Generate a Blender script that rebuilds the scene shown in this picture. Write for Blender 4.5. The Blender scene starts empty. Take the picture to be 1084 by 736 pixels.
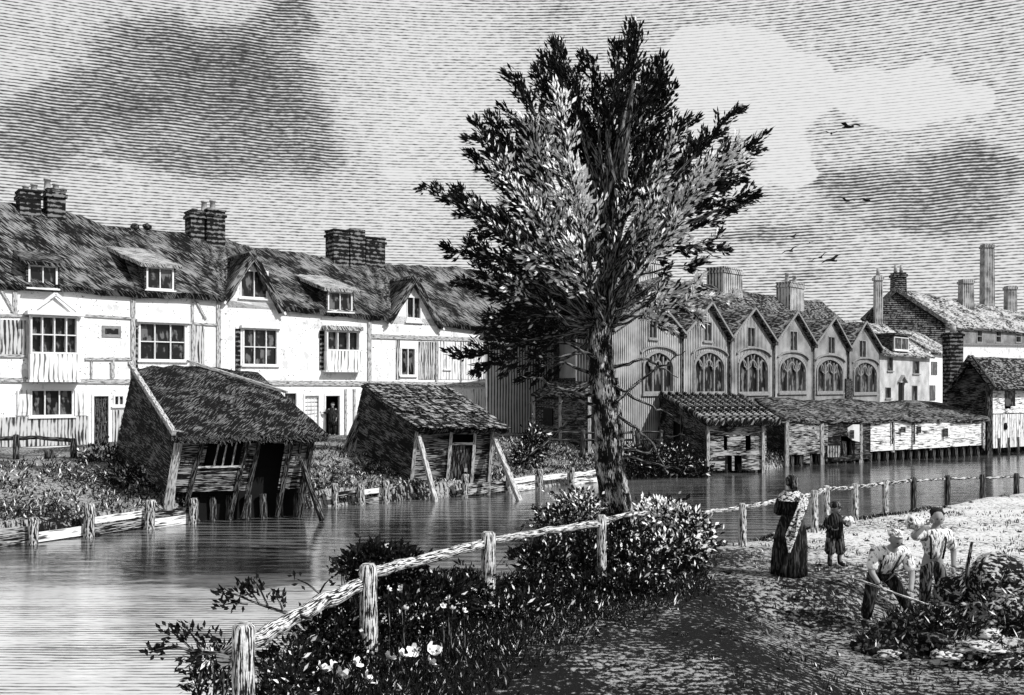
import bpy, bmesh, math, random
from mathutils import Vector as V, noise as NZ
import numpy as np
random.seed(7)
PI = math.pi
CAMZ, FPX, CX, HY = 3.1, 1000.0, 542.0, 408.0
sc = bpy.context.scene
col = sc.collection
R = random.uniform

def P(px, py, D):
    return V(((px-CX)/FPX*D, D, CAMZ+(HY-py)/FPX*D))

# ------------------------------------------------------------------ node helpers
class NT:
    def __init__(s, tree):
        s.t = tree; s.n = tree.nodes; s.l = tree.links
    def add(s, ty, **kw):
        n = s.n.new(ty)
        for k, v in kw.items(): setattr(n, k, v)
        return n
    def put(s, sock, v):
        if isinstance(v, bpy.types.NodeSocket): s.l.new(v, sock)
        elif v is not None: sock.default_value = v
    def m(s, op, a, b=None, c=None, clamp=False):
        n = s.add('ShaderNodeMath', operation=op); n.use_clamp = clamp
        s.put(n.inputs[0], a)
        if b is not None: s.put(n.inputs[1], b)
        if c is not None: s.put(n.inputs[2], c)
        return n.outputs[0]
    def vm(s, op, a, b=None):
        n = s.add('ShaderNodeVectorMath', operation=op)
        s.put(n.inputs[0], a)
        if b is not None: s.put(n.inputs[1], b)
        return n.outputs['Value'] if op in ('DOT_PRODUCT', 'LENGTH') else n.outputs[0]
    def noise(s, vec, scale=1, detail=2, rough=.5, out=0):
        n = s.add('ShaderNodeTexNoise')
        s.put(n.inputs['Vector'], vec); n.inputs['Scale'].default_value = scale
        n.inputs['Detail'].default_value = detail; n.inputs['Roughness'].default_value = rough
        return n.outputs[out]
    def smooth(s, v, lo, hi, a=0., b=1.):
        n = s.add('ShaderNodeMapRange', interpolation_type='SMOOTHSTEP')
        s.put(n.inputs[0], v); s.put(n.inputs[1], lo); s.put(n.inputs[2], hi)
        n.inputs[3].default_value = a; n.inputs[4].default_value = b
        return n.outputs[0]
    def mix(s, f, a, b):
        n = s.add('ShaderNodeMix', data_type='FLOAT')
        s.put(n.inputs[0], f); s.put(n.inputs[2], a); s.put(n.inputs[3], b)
        return n.outputs[0]
    def sep(s, v):
        n = s.add('ShaderNodeSeparateXYZ'); s.put(n.inputs[0], v); return n.outputs
    def comb(s, x, y, z=0.):
        n = s.add('ShaderNodeCombineXYZ')
        s.put(n.inputs[0], x); s.put(n.inputs[1], y); s.put(n.inputs[2], z); return n.outputs[0]

MATS = {}
def mat(name):
    m = bpy.data.materials.new(name); m.use_nodes = True
    m.node_tree.nodes.clear()
    t = NT(m.node_tree)
    o = t.add('ShaderNodeOutputMaterial'); b = t.add('ShaderNodeBsdfPrincipled')
    t.l.new(b.outputs[0], o.inputs[0])
    b.inputs['Specular IOR Level'].default_value = .15
    MATS[name] = m
    return m, t, b

def ink(name, dark, light, thr=.5, soft=.08, lines=None, strokes=None, blotch=None, wob=.35, rough=.85, bump=.4, spots=None, obj=False, spec=.12):
    """engraved-looking surface: lines=(axis, period m, weight), strokes=(scale u, scale v, weight, slant), blotch=(scale, weight)"""
    m, t, b = mat(name)
    tc = t.add('ShaderNodeTexCoord')
    uv = tc.outputs['Object'] if obj else tc.outputs['UV']
    xyz = t.sep(uv)
    u, v = xyz[0], xyz[1]
    terms, W = [], 0.
    if lines:
        ax, per, w = lines
        n0 = t.noise(uv, .8/per*.12, 1)
        c = t.m('ADD', t.m('DIVIDE', (u if ax == 'u' else v if ax == 'v' else xyz[2]), per), t.m('MULTIPLY', n0, wob*4))
        tri = t.m('PINGPONG', t.m('MULTIPLY', c, 2.), 1.)
        terms.append(t.m('MULTIPLY', tri, w)); W += w
    if strokes:
        su, sv, w, sl = strokes
        uu = t.m('ADD', u, t.m('MULTIPLY', v, sl))
        n1 = t.noise(t.comb(t.m('MULTIPLY', uu, su), t.m('MULTIPLY', v, sv), xyz[2] if not obj else t.m('MULTIPLY', xyz[2], sv)), 1., 2.5, .6)
        n1 = t.m('MULTIPLY_ADD', t.m('SUBTRACT', n1, .5), 3., .5)
        terms.append(t.m('MULTIPLY', n1, w)); W += w
    if blotch:
        bs, w = blotch
        n2 = t.noise(uv, bs, 3, .55)
        n2 = t.m('MULTIPLY_ADD', t.m('SUBTRACT', n2, .5), 3., .5)
        terms.append(t.m('MULTIPLY', n2, w)); W += w
    f = terms[0]
    for k in terms[1:]: f = t.m('ADD', f, k)
    f = t.m('DIVIDE', f, W)
    fac = t.smooth(f, thr-soft, thr+soft)
    c = t.mix(fac, dark, light)
    if spots:
        ss, st, sd = spots
        n3 = t.noise(uv, ss, 2, .6)
        n3b = t.noise(uv, ss*.16, 1, .5)
        sp = t.m('MULTIPLY', t.smooth(n3, st, st+.04), t.smooth(n3b, .48, .56))
        c = t.mix(sp, c, sd)
    t.l.new(t.comb(c, c, c), b.inputs['Base Color'])
    b.inputs['Roughness'].default_value = rough
    b.inputs['Specular IOR Level'].default_value = spec
    if bump:
        bn = t.add('ShaderNodeBump'); bn.inputs['Strength'].default_value = bump; bn.inputs['Distance'].default_value = .02
        t.l.new(f, bn.inputs['Height']); t.l.new(bn.outputs[0], b.inputs['Normal'])
    return m

def plain(name, v, rough=.8, spec=.15, var=.25, sc_=6.):
    m, t, b = mat(name)
    tc = t.add('ShaderNodeTexCoord')
    n = t.noise(tc.outputs['Object'], sc_, 3)
    c = t.m('MULTIPLY', t.m('MULTIPLY_ADD', t.m('SUBTRACT', n, .5), var*4, 1.), v)
    t.l.new(t.comb(c, c, c), b.inputs['Base Color'])
    b.inputs['Roughness'].default_value = rough; b.inputs['Specular IOR Level'].default_value = spec
    return m

plaster   = ink('plaster', .62, .84, thr=.26, soft=.1, strokes=(3., 1.2, 1., .1), blotch=(1.6, 1.), bump=.15, spots=(11., .61, .12))
plaster_d = ink('grey_plaster', .16, .62, thr=.42, soft=.12, lines=('u', .17, 1.), blotch=(1.1, .5), bump=.1, wob=.15, spots=(6., .66, .06))
chapelw   = ink('chapel_stone', .02, .42, thr=.49, soft=.1, lines=('u', .16, 1.), blotch=(.7, .55), bump=.1, wob=.12)
chapeld   = ink('chapel_side', .05, .72, thr=.44, soft=.12, lines=('u', .22, 1.), blotch=(.7, .4), bump=.1, wob=.12)
boardv    = ink('upright_boards', .04, .56, thr=.46, soft=.1, lines=('u', .14, .8), strokes=(12, .8, 1., 0), blotch=(1.2, .5), wob=.4)
boardp    = ink('pale_boards', .12, .78, thr=.32, soft=.1, lines=('u', .18, 1.), strokes=(9, .8, .8, 0), wob=.3)
timber    = ink('timber', .10, .52, thr=.40, soft=.15, strokes=(4, 30, 1., 0), bump=.3)
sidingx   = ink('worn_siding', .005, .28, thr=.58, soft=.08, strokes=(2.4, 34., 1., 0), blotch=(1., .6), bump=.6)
timberd   = ink('dark_timber', .006, .16, thr=.62, soft=.1, strokes=(3, 34, 1., 0), bump=.4)
railm     = ink('weathered_rail', .015, .74, thr=.50, soft=.1, strokes=(5, 60, 1., 0), blotch=(12, .35), bump=.7)
railfar   = ink('far_rail', .01, .50, thr=.54, soft=.12, strokes=(5, 20, 1., 0), bump=.3)
thatch    = ink('thatch', .006, .24, thr=.58, soft=.08, strokes=(17., 2.0, 1., .75), blotch=(.8, .55), bump=1.)
thatchd   = ink('dark_thatch', .006, .12, thr=.60, soft=.1, strokes=(16., 2., 1., -.5), blotch=(1., .5), bump=.8)
thatchp   = ink('pale_thatch', .03, .50, thr=.46, soft=.1, strokes=(15., 2., 1., .75), bump=.8)
tiles     = ink('roof_tiles', .006, .20, thr=.57, soft=.08, strokes=(3.2, 9., 1., .2), blotch=(.8, .4), bump=.8)
tilesl    = ink('pale_tiles', .02, .46, thr=.48, soft=.1, strokes=(2.4, 6.5, 1., .2), blotch=(.6, .6), bump=.8)
shedroof  = ink('shed_thatch', .004, .16, thr=.64, soft=.08, strokes=(26., 3., 1., -.7), blotch=(1.4, .5), bump=1.)
shedroof2 = ink('shed_plank_roof', .006, .32, thr=.60, soft=.1, strokes=(7., 1.1, 1., -.45), blotch=(1.2, .4), bump=1.)
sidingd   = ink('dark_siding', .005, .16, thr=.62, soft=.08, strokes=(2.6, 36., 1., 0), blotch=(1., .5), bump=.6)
sidingm   = ink('mid_siding', .008, .42, thr=.54, soft=.08, strokes=(2.4, 32., 1., 0), blotch=(.9, .6), bump=.6)
sidingl   = ink('pale_siding', .05, .78, thr=.36, soft=.1, strokes=(1.8, 20., 1., 0), blotch=(.9, .5), bump=.5)
brick     = ink('brick', .008, .20, thr=.58, soft=.1, lines=('v', .22, .8), strokes=(4, 4, .8, 0), blotch=(1.2, .4), wob=.05)
brickl    = ink('pale_brick', .05, .48, thr=.45, soft=.1, lines=('u', .22, .8), blotch=(.9, .6), wob=.1)
pot       = plain('clay_pot', .35)
pane      = ink('window_glass', .006, .13, thr=.62, soft=.1, strokes=(5., 1.2, 1., .1), blotch=(2.2, .8), rough=.3, spec=.4, bump=0)  # both glasses: pale strokes painted in as curtains and reflections
paneg     = ink('grey_glass', .006, .17, thr=.60, soft=.1, strokes=(5., .8, 1., 0), blotch=(1.2, .8), rough=.35, spec=.4, bump=0)
frame     = plain('painted_frame', .74, var=.1)
frameg    = plain('stone_frame', .24, var=.3)
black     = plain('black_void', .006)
bark      = ink('bark', .006, .62, thr=.62, soft=.07, strokes=(9., 42., 1., .2), blotch=(2.6, .8), bump=1.)
barkd     = ink('twig_bark', .006, .22, thr=.58, soft=.12, strokes=(6., 30., 1., 0), bump=.5)
def leafmat(name, mid, edge, e0, tr):
    m, t, b = mat(name)
    uv = t.sep(t.add('ShaderNodeTexCoord').outputs['UV'])
    r = t.m('ADD', t.m('ABSOLUTE', t.m('MULTIPLY_ADD', uv[0], 2., -1.)), t.m('ABSOLUTE', t.m('MULTIPLY_ADD', uv[1], 2., -1.)))
    c = t.mix(t.smooth(r, e0, e0+.15), mid, edge); cc = t.comb(c, c, c)
    t.l.new(cc, b.inputs['Base Color']); b.inputs['Roughness'].default_value = .7; b.inputs['Specular IOR Level'].default_value = .08
    tl = t.add('ShaderNodeBsdfTranslucent'); t.l.new(cc, tl.inputs[0])
    mx = t.add('ShaderNodeMixShader'); mx.inputs[0].default_value = tr
    o = [n for n in t.n if n.type == 'OUTPUT_MATERIAL'][0]
    t.l.new(b.outputs[0], mx.inputs[1]); t.l.new(tl.outputs[0], mx.inputs[2]); t.l.new(mx.outputs[0], o.inputs[0])
    return m
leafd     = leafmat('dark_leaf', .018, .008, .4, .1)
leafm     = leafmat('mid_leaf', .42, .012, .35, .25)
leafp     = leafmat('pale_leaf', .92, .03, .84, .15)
petal     = plain('pale_petal', .82, var=.05)
bird_m    = plain('bird_feather', .012)
skinm     = plain('skin', .30, var=.12, sc_=20.)
cloth_w   = ink('white_cloth', .10, .86, thr=.34, soft=.14, strokes=(38, 11, 1., .3), bump=.5, obj=True)
cloth_g   = ink('grey_cloth', .008, .16, thr=.54, soft=.15, strokes=(46, 7, 1., .2), bump=.3, obj=True)
cloth_d   = ink('dark_cloth', .005, .06, thr=.62, soft=.15, strokes=(46, 6, 1., .2), bump=.3, obj=True)
cloth_s   = ink('shawl_cloth', .03, .70, thr=.46, soft=.12, strokes=(22, 34, 1., .7), bump=.4, obj=True)
hairm     = plain('dark_hair', .012)
steel     = plain('dull_steel', .30, rough=.5, spec=.5)
stonem    = ink('pale_stone', .03, .60, thr=.46, soft=.1, strokes=(9, 26, 1., 0), obj=True, bump=.3)
soil      = ink('dug_soil', .005, .12, thr=.66, soft=.1, strokes=(12, 12, 1., 0), obj=True, bump=1.)
rubblem   = ink('rubble', .008, .42, thr=.54, soft=.08, strokes=(11, 22, 1., .3), blotch=(1.6, .6), obj=True, bump=1.)

# ------------------------------------------------------------------ mesh builder
class MB:
    def __init__(s): s.v = []; s.f = []; s.uv = []; s.mi = []; s.sm = []
    def face(s, idx, uvs=None, mi=0, smooth=False):
        if uvs is None:
            pts = [V(s.v[i]) for i in idx]
            n = (pts[1]-pts[0]).cross(pts[2]-pts[0])
            if n.length < 1e-12 and len(pts) > 3: n = (pts[2]-pts[0]).cross(pts[3]-pts[0])
            if n.length > 0: n.normalize()
            if abs(n.z) > .95: a, b = V((1, 0, 0)), V((0, 1, 0))
            else:
                a = V((0, 0, 1)).cross(n).normalized(); b = n.cross(a)
            uvs = [(p.dot(a), p.dot(b)) for p in pts]
        s.f.append(tuple(idx)); s.uv.append(uvs); s.mi.append(mi); s.sm.append(smooth)
    def verts(s, pts):
        k = len(s.v); s.v += [tuple(p) for p in pts]; return k
    def poly(s, pts, uvs=None, mi=0):
        k = s.verts(pts); s.face(range(k, k+len(pts)), uvs, mi)
    def hexa(s, p, mi=0, along=None):
        """8 corners: 0-3 bottom ring, 4-7 top ring"""
        k = s.verts(p)
        for q in ((3, 2, 1, 0), (4, 5, 6, 7), (0, 1, 5, 4), (1, 2, 6, 5), (2, 3, 7, 6), (3, 0, 4, 7)):
            uvs = None
            if along is not None:
                pts = [V(p[i]) for i in q]
                nn = (pts[1]-pts[0]).cross(pts[2]-pts[0])
                b = along.cross(nn)
                b = b.normalized() if b.length > 1e-9 else V((0, 0, 1))
                o = R(0, 9) if q == (3, 2, 1, 0) else s._o
                s._o = o
                uvs = [(x.dot(along)+o, x.dot(b)+o*.37) for x in pts]
            s.face([k+i for i in q], uvs, mi)
    def box(s, c, sx, sy, sz, ax=None, mi=0):
        c = V(c); X, Y, Z = ax or (V((1, 0, 0)), V((0, 1, 0)), V((0, 0, 1)))
        X, Y, Z = X*sx/2, Y*sy/2, Z*sz/2
        s.hexa([c-X-Y-Z, c+X-Y-Z, c+X+Y-Z, c-X+Y-Z, c-X-Y+Z, c+X-Y+Z, c+X+Y+Z, c-X+Y+Z], mi)
    def beam(s, a, b, w, h=None, up=V((0, 0, 1)), mi=0, jit=0.):
        a, b = V(a), V(b); h = h or w
        d = (b-a).normalized()
        if abs(d.dot(up)) > .95: up = V((0, 1, 0))
        x = d.cross(up).normalized(); y = x.cross(d)
        p = []
        for e in (a, b):
            for i, j in ((-1, -1), (1, -1), (1, 1), (-1, 1)):
                p.append(e+x*(i*w/2*(1+R(-jit, jit)))+y*(j*h/2*(1+R(-jit, jit))))
        s.hexa(p, mi, along=d)
    def tube(s, pts, rad, n=8, cap=True, mi=0, jit=0.):
        pts = [V(p) for p in pts]
        if not isinstance(rad, (list, tuple)): rad = [rad]*len(pts)
        d0 = (pts[1]-pts[0]).normalized()
        ref = V((0, 0, 1)) if abs(d0.z) < .9 else V((1, 0, 0))
        x = d0.cross(ref).normalized()
        L = 0; rings = []
        for i, p in enumerate(pts):
            d = (pts[min(i+1, len(pts)-1)]-pts[max(i-1, 0)]).normalized()
            x = (x-d*x.dot(d)).normalized(); y = d.cross(x)
            if i: L += (p-pts[i-1]).length
            k = s.verts([p+(x*math.cos(2*PI*j/n)+y*math.sin(2*PI*j/n))*rad[i]*(1+R(-jit, jit)) for j in range(n)])
            rings.append((k, L))
        r0 = max(max(rad), .01)
        for (k0, l0), (k1, l1) in zip(rings, rings[1:]):
            for j in range(n):
                j2 = (j+1) % n
                a0, a1 = 2*PI*r0*j/n, 2*PI*r0*(j+1)/n
                s.face((k0+j, k0+j2, k1+j2, k1+j), [(l0, a0), (l0, a1), (l1, a1), (l1, a0)], mi, True)
        if cap:
            s.face([rings[0][0]+j for j in range(n)][::-1], None, mi)
            s.face([rings[-1][0]+j for j in range(n)], None, mi)
    def sheet(s, A, B, th, nt=6, rough=0., mi=0, slope_noise=1.3, sag=0.):
        """slab between polyline A (low) and B (high) with thickness th below its top face"""
        A = [V(p) for p in A]; B = [V(p) for p in B]; ns = len(A)
        top = []; lens = [0.]
        for i in range(1, ns): lens.append(lens[-1]+(A[i]-A[i-1]).length)
        nrm = (A[-1]-A[0]).cross(B[0]-A[0]).normalized()
        if nrm.z < 0: nrm = -nrm
        g = []
        for i in range(ns):
            row = []
            for j in range(nt+1):
                t = j/nt; p = A[i].lerp(B[i], t)
                if rough: p = p + nrm*(NZ.noise(p*slope_noise)*rough + NZ.noise(p*slope_noise*4)*rough*.45)
                if sag: p = p - nrm*sag*math.sin(PI*t)*math.sin(PI*i/(ns-1))
                row.append(p)
            g.append(row)
        k = s.verts([p for r in g for p in r]); k2 = s.verts([p-nrm*th for r in g for p in r])
        w = nt+1
        H = (B[0]-A[0]).length
        def U(i, j): return (lens[i], j/nt*H)
        for i in range(ns-1):
            for j in range(nt):
                q = (i, j), (i+1, j), (i+1, j+1), (i, j+1)
                s.face([k+a*w+b for a, b in q], [U(a, b) for a, b in q], mi, True)
                s.face([k2+a*w+b for a, b in q][::-1], [U(a, b) for a, b in q][::-1], mi)
        for i in range(ns-1):
            for j in (0, nt):
                q = [k+i*w+j, k2+i*w+j, k2+(i+1)*w+j, k+(i+1)*w+j]
                s.face(q if j == 0 else q[::-1], None, mi)
        for j in range(nt):
            for i in (0, ns-1):
                q = [k+i*w+j, k+i*w+j+1, k2+i*w+j+1, k2+i*w+j]
                s.face(q if i == 0 else q[::-1], None, mi)
    def prism(s, pts, ext, mi=0):
        """ngon extruded by vector ext"""
        n = len(pts); k = s.verts(pts); k2 = s.verts([V(p)+ext for p in pts])
        s.face(range(k, k+n), None, mi); s.face(list(range(k2, k2+n))[::-1], None, mi)
        for i in range(n):
            j = (i+1) % n
            s.face((k+j, k+i, k2+i, k2+j), None, mi)
    def blob(s, c, r, seed=0, amp=.25, fr=1.6, lv=2, mi=0, smooth=True):
        bm = bmesh.new(); bmesh.ops.create_icosphere(bm, subdivisions=lv, radius=1.)
        c = V(c); off = V((seed*3.1, seed*7.7, seed*1.3))
        k = len(s.v)
        for v in bm.verts:
            f = 1+amp*NZ.noise(v.co*fr+off)*1.6
            s.v.append(tuple(c+V((v.co.x*r[0]*f, v.co.y*r[1]*f, v.co.z*r[2]*f))))
        for f in bm.faces: s.face([k+v.index for v in f.verts], None, mi, smooth)
        bm.free()
    def leaf(s, p, d, n, L, W, mi=0):
        d = d.normalized(); x = d.cross(n)
        if x.length < 1e-5: x = V((1, 0, 0))
        x.normalize(); n = x.cross(d)
        k = s.verts([p, p+d*L*.5+x*W/2+n*W*.15, p+d*L, p+d*L*.5-x*W/2+n*W*.15])
        s.f.append((k, k+1, k+2, k+3)); s.uv.append([(.5, 0), (1, .5), (.5, 1), (0, .5)]); s.mi.append(mi); s.sm.append(False)
    def mesh(s, name, mats):
        me = bpy.data.meshes.new(name)
        me.from_pydata(s.v, [], s.f)
        ul = me.uv_layers.new(name='UVMap')
        flat = np.array([c for f in s.uv for uv in f for c in uv], dtype=np.float32)
        ul.data.foreach_set('uv', flat)
        me.polygons.foreach_set('material_index', s.mi); me.polygons.foreach_set('use_smooth', s.sm)
        for m in (mats if isinstance(mats, (list, tuple)) else [mats]): me.materials.append(m)
        me.update()
        return me
    def build(s, name, mats, parent=None):
        return link(name, s.mesh(name, mats), parent)

ROOTLOC = {}
def link(name, me, parent=None):
    o = bpy.data.objects.new(name, me); col.objects.link(o)
    if parent is not None:
        o.parent = parent
        if parent.name in ROOTLOC: o.location = -ROOTLOC[parent.name]
    return o
def thing(name, label, cat, loc=(0, 0, 0), group=None):
    o = bpy.data.objects.new(name, None); col.objects.link(o)
    o.empty_display_size = .3
    o.location = loc; ROOTLOC[o.name] = V(loc)
    return tag(o, label, cat, group)
def tag(o, label=None, cat=None, group=None, kind=None):
    if label: o['label'] = label
    if cat: o['category'] = cat
    if group: o['group'] = group
    if kind: o['kind'] = kind
    return o
def apply_mods(o):
    dg = bpy.context.evaluated_depsgraph_get()
    me = bpy.data.meshes.new_from_object(o.evaluated_get(dg))
    o.modifiers.clear(); o.data = me
def cut(o, cutter):
    """remove cutter (an MB) from object o, leaving no helper behind"""
    me = cutter.mesh('cutter', black); c = bpy.data.objects.new('cutter', me); col.objects.link(c)
    c.location = o.location; c.parent = o.parent
    for ob in (o, c):
        bm = bmesh.new(); bm.from_mesh(ob.data); bmesh.ops.recalc_face_normals(bm, faces=bm.faces); bm.to_mesh(ob.data); bm.free()
    md = o.modifiers.new('b', 'BOOLEAN'); md.operation = 'DIFFERENCE'; md.object = c; md.solver = 'EXACT'
    bpy.context.view_layer.update()
    apply_mods(o)
    bpy.data.objects.remove(c); bpy.data.meshes.remove(me)

# ------------------------------------------------------------------ facade frame
class Facade:
    def __init__(s, x, y, dx, dy):
        s.O = V((x, y, 0)); s.u = V((dx, dy, 0)).normalized(); s.n = V((s.u.y, -s.u.x, 0))
    def sz(s, px, py, off=0.):
        a = (px-CX)/FPX
        Y = (off+s.O.x*s.n.x+s.O.y*s.n.y)/(a*s.n.x+s.n.y)
        p = V((a*Y, Y, 0))
        return (p-s.O).dot(s.u), CAMZ+(HY-py)/FPX*Y
    def p(s, S, z, off=0.):
        q = s.O+s.u*S+s.n*off; return V((q.x, q.y, z))
    def px(s, px, py, off=0.):
        S, z = s.sz(px, py, off); return s.p(S, z, off)
    def rect(s, x0, y0, x1, y1, off=0.):
        xm, ym = (x0+x1)/2, (y0+y1)/2
        S0 = s.sz(x0, ym, off)[0]; S1 = s.sz(x1, ym, off)[0]
        return S0, s.sz(xm, y1, off)[1], S1, s.sz(xm, y0, off)[1]     # s0, z0, s1, z1
    def box(s, mb, S0, z0, S1, z1, o0, o1, mi=0, grain=False):
        p = s.p
        mb.hexa([p(S0, z0, o1), p(S1, z0, o1), p(S1, z0, o0), p(S0, z0, o0), p(S0, z1, o1), p(S1, z1, o1), p(S1, z1, o0), p(S0, z1, o0)], mi, along=(None if not grain else s.u if S1-S0 > z1-z0 else V((0, 0, 1))))

def window(F, r, root, cols, rows, fm=frame, gm=pane, fw=.07, bar=.045, rec=-.12, hood=False, name='window', sill=True, proud=0.03):
    """frame with glazing bars (one mesh) and its pane as a sub-part; returns the hole rect"""
    S0, z0, S1, z1 = r
    m = MB()
    F.box(m, S0, z0, S0+fw, z1, rec, proud); F.box(m, S1-fw, z0, S1, z1, rec, proud)
    F.box(m, S0+fw, z1-fw, S1-fw, z1, rec, proud-.003); F.box(m, S0+fw, z0, S1-fw, z0+fw, rec, proud-.003)
    for i in range(1, cols):
        s = S0+(S1-S0)*i/cols; F.box(m, s-bar/2, z0+fw, s+bar/2, z1-fw, rec+.02, proud-.02)
    for j in range(1, rows):
        z = z0+(z1-z0)*j/rows
        F.box(m, S0+fw, z-bar/2, S1-fw, z+bar/2, rec+.025, proud-.03)
    if sill: F.box(m, S0-.08, z0-.07, S1+.08, z0-.003, -.02, .11)
    if hood: F.box(m, S0-.12, z1+.003, S1+.12, z1+.13, -.02, .2)
    w = m.build(name, fm, root)
    g = MB(); F.box(g, S0+.01, z0+.01, S1-.01, z1-.01, rec-.06, rec+.012); g.build('pane', gm, w)
    return r
# ------------------------------------------------------------------ terrain
def sdf(pts, x, y):
    """signed distance to polyline, positive on its left side"""
    best = 1e9; sg = 1
    for (x0, y0), (x1, y1) in zip(pts, pts[1:]):
        dx, dy = x1-x0, y1-y0; L = dx*dx+dy*dy
        t = max(0, min(1, ((x-x0)*dx+(y-y0)*dy)/L))
        qx, qy = x0+t*dx-x, y0+t*dy-y; d = qx*qx+qy*qy
        if d < best-1e-9:
            best = d; sg = 1 if dx*(y-y0)-dy*(x-x0) > 0 else -1
    return sg*math.sqrt(best)
NEAR = [(-14, -60), (-5.5, -5), (-3.9, 3), (-3.3, 8), (-2.6, 11), (-1.3, 13.6), (0.2, 16.0), (1.4, 18.0), (3.2, 18.7), (4.8, 19.6), (6.9, 21.6), (10, 24), (14, 27.3), (22, 32), (40, 42), (160, 110)]
FAR = [(-90, -55), (-22, 13.5), (-12.4, 22.9), (-9.0, 27.0), (-5, 31), (-1, 33.6), (2.1, 37), (7.6, 42), (11.8, 43.3), (14, 46.5), (24, 52.5), (34, 60), (60, 76), (200, 160)]
WATER = -.8
def sst(a, b, x):
    t = max(0., min(1., (x-a)/(b-a))); return t*t*(3-2*t)
def hgt(x, y):
    dn = -sdf(NEAR, x, y)      # >0 on the near bank
    df = sdf(FAR, x, y)        # >0 on the far bank
    h = -1.7
    if dn > -1.2:
        top = -.43*sst(2.2, 4.6, x)*sst(15.1+.9*sst(4.8, 6.2, x), 13.6+.9*sst(4.8, 6.2, x), y) + NZ.noise(V((x*.6, y*.6, 3)))*.07 + NZ.noise(V((x*2.2, y*2.2, 1)))*.025
        h = -1.7+(top+1.7)*sst(-.9, .5, dn)
    if df > -.5:
        top = -.25+.85*sst(.2, 5.5, df)+NZ.noise(V((x*.5, y*.5, 9)))*.1
        h = max(h, -1.7+(top+1.7)*sst(-.15, .18, df))
    return h
def ghit(px, py, D0=7., D1=60.):
    """where the ray through (px,py) meets the ground"""
    D = D0
    while D < D1:
        p = P(px, py, D)
        if p.z <= hgt(p.x, p.y): return p
        D += .04
    return P(px, py, D1)

m = MB()
ys = [-40, -25, -14, -7, -2, 1, 3]
y = 4.5
while y < 3500: ys.append(y); y += .12+max(0, y-8)*.0125 if y < 70 else y*.12
nx = 300
zone = []
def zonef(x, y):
    """(pale path amount, open ground amount: where low, foreground shade is painted in)"""
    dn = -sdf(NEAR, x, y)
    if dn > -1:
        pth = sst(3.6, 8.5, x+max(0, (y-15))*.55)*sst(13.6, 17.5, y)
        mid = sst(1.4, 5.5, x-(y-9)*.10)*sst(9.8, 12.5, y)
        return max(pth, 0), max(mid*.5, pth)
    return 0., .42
rows = []
for y in ys:
    W = (abs(y)+22)*1.25 if y < 70 else abs(y)*2+0
    r = []
    for i in range(nx+1):
        x = (i/nx*2-1)*W + (y*.12 if y > 0 else 0)
        z = hgt(x, y) if y < 160 else .6
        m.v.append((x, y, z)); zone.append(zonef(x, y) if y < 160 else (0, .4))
    rows.append(r)
w = nx+1
for j in range(len(ys)-1):
    for i in range(nx):
        k = j*w+i; q = (k, k+1, k+w+1, k+w)
        m.face(q, [(m.v[a][0], m.v[a][1]) for a in q], 0, True)
gm, t, b = mat('ground_earth')
at = t.add('ShaderNodeAttribute', attribute_name='zone')
zs = t.sep(at.outputs['Color'])
pc = t.add('ShaderNodeTexCoord').outputs['Object']
x3 = t.sep(pc)
lo = t.noise(pc, .55, 3, .6)
st = t.noise(t.comb(t.m('MULTIPLY', x3[0], 10.), t.m('MULTIPLY', x3[1], 12.)), 1., 5, .75)
vo = t.add('ShaderNodeTexVoronoi', feature='DISTANCE_TO_EDGE'); vo.inputs['Scale'].default_value = 5.5
t.l.new(t.vm('ADD', pc, t.vm('MULTIPLY', t.noise(pc, 3., 2, .5, 1), (.35, .35, .35))), vo.inputs['Vector'])
crk = t.smooth(vo.outputs['Distance'], .0, .09)
ln = t.m('PINGPONG', t.m('ADD', t.m('MULTIPLY', x3[1], 2/.115), t.m('MULTIPLY', t.noise(pc, 1.2, 2), 4.)), 1.)
f = t.m('ADD', t.m('MULTIPLY', t.m('MULTIPLY_ADD', t.m('SUBTRACT', st, .5), 3., .5), .62), t.m('MULTIPLY', t.m('MULTIPLY', ln, t.smooth(lo, .42, .6)), .13))
f = t.m('ADD', f, t.m('MULTIPLY', t.m('SUBTRACT', crk, 1.), .14))
f = t.m('ADD', f, t.m('MULTIPLY', t.m('MULTIPLY_ADD', t.m('SUBTRACT', lo, .5), 3., .5), .19))
thr = t.mix(zs[1], .555, .30)  # low second zone channel paints the shaded foreground darker
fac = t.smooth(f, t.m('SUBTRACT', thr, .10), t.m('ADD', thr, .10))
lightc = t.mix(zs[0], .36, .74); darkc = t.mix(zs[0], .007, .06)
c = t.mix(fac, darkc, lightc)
t.l.new(t.comb(c, c, c), b.inputs['Base Color']); b.inputs['Roughness'].default_value = .95
bn = t.add('ShaderNodeBump'); bn.inputs['Strength'].default_value = .7; bn.inputs['Distance'].default_value = .05
t.l.new(f, bn.inputs['Height']); t.l.new(bn.outputs[0], b.inputs['Normal'])
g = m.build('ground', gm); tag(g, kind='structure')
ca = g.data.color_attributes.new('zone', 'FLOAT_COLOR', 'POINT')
ca.data.foreach_set('color', [c for z in zone for c in (z[0], z[1], 0, 1)])

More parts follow.
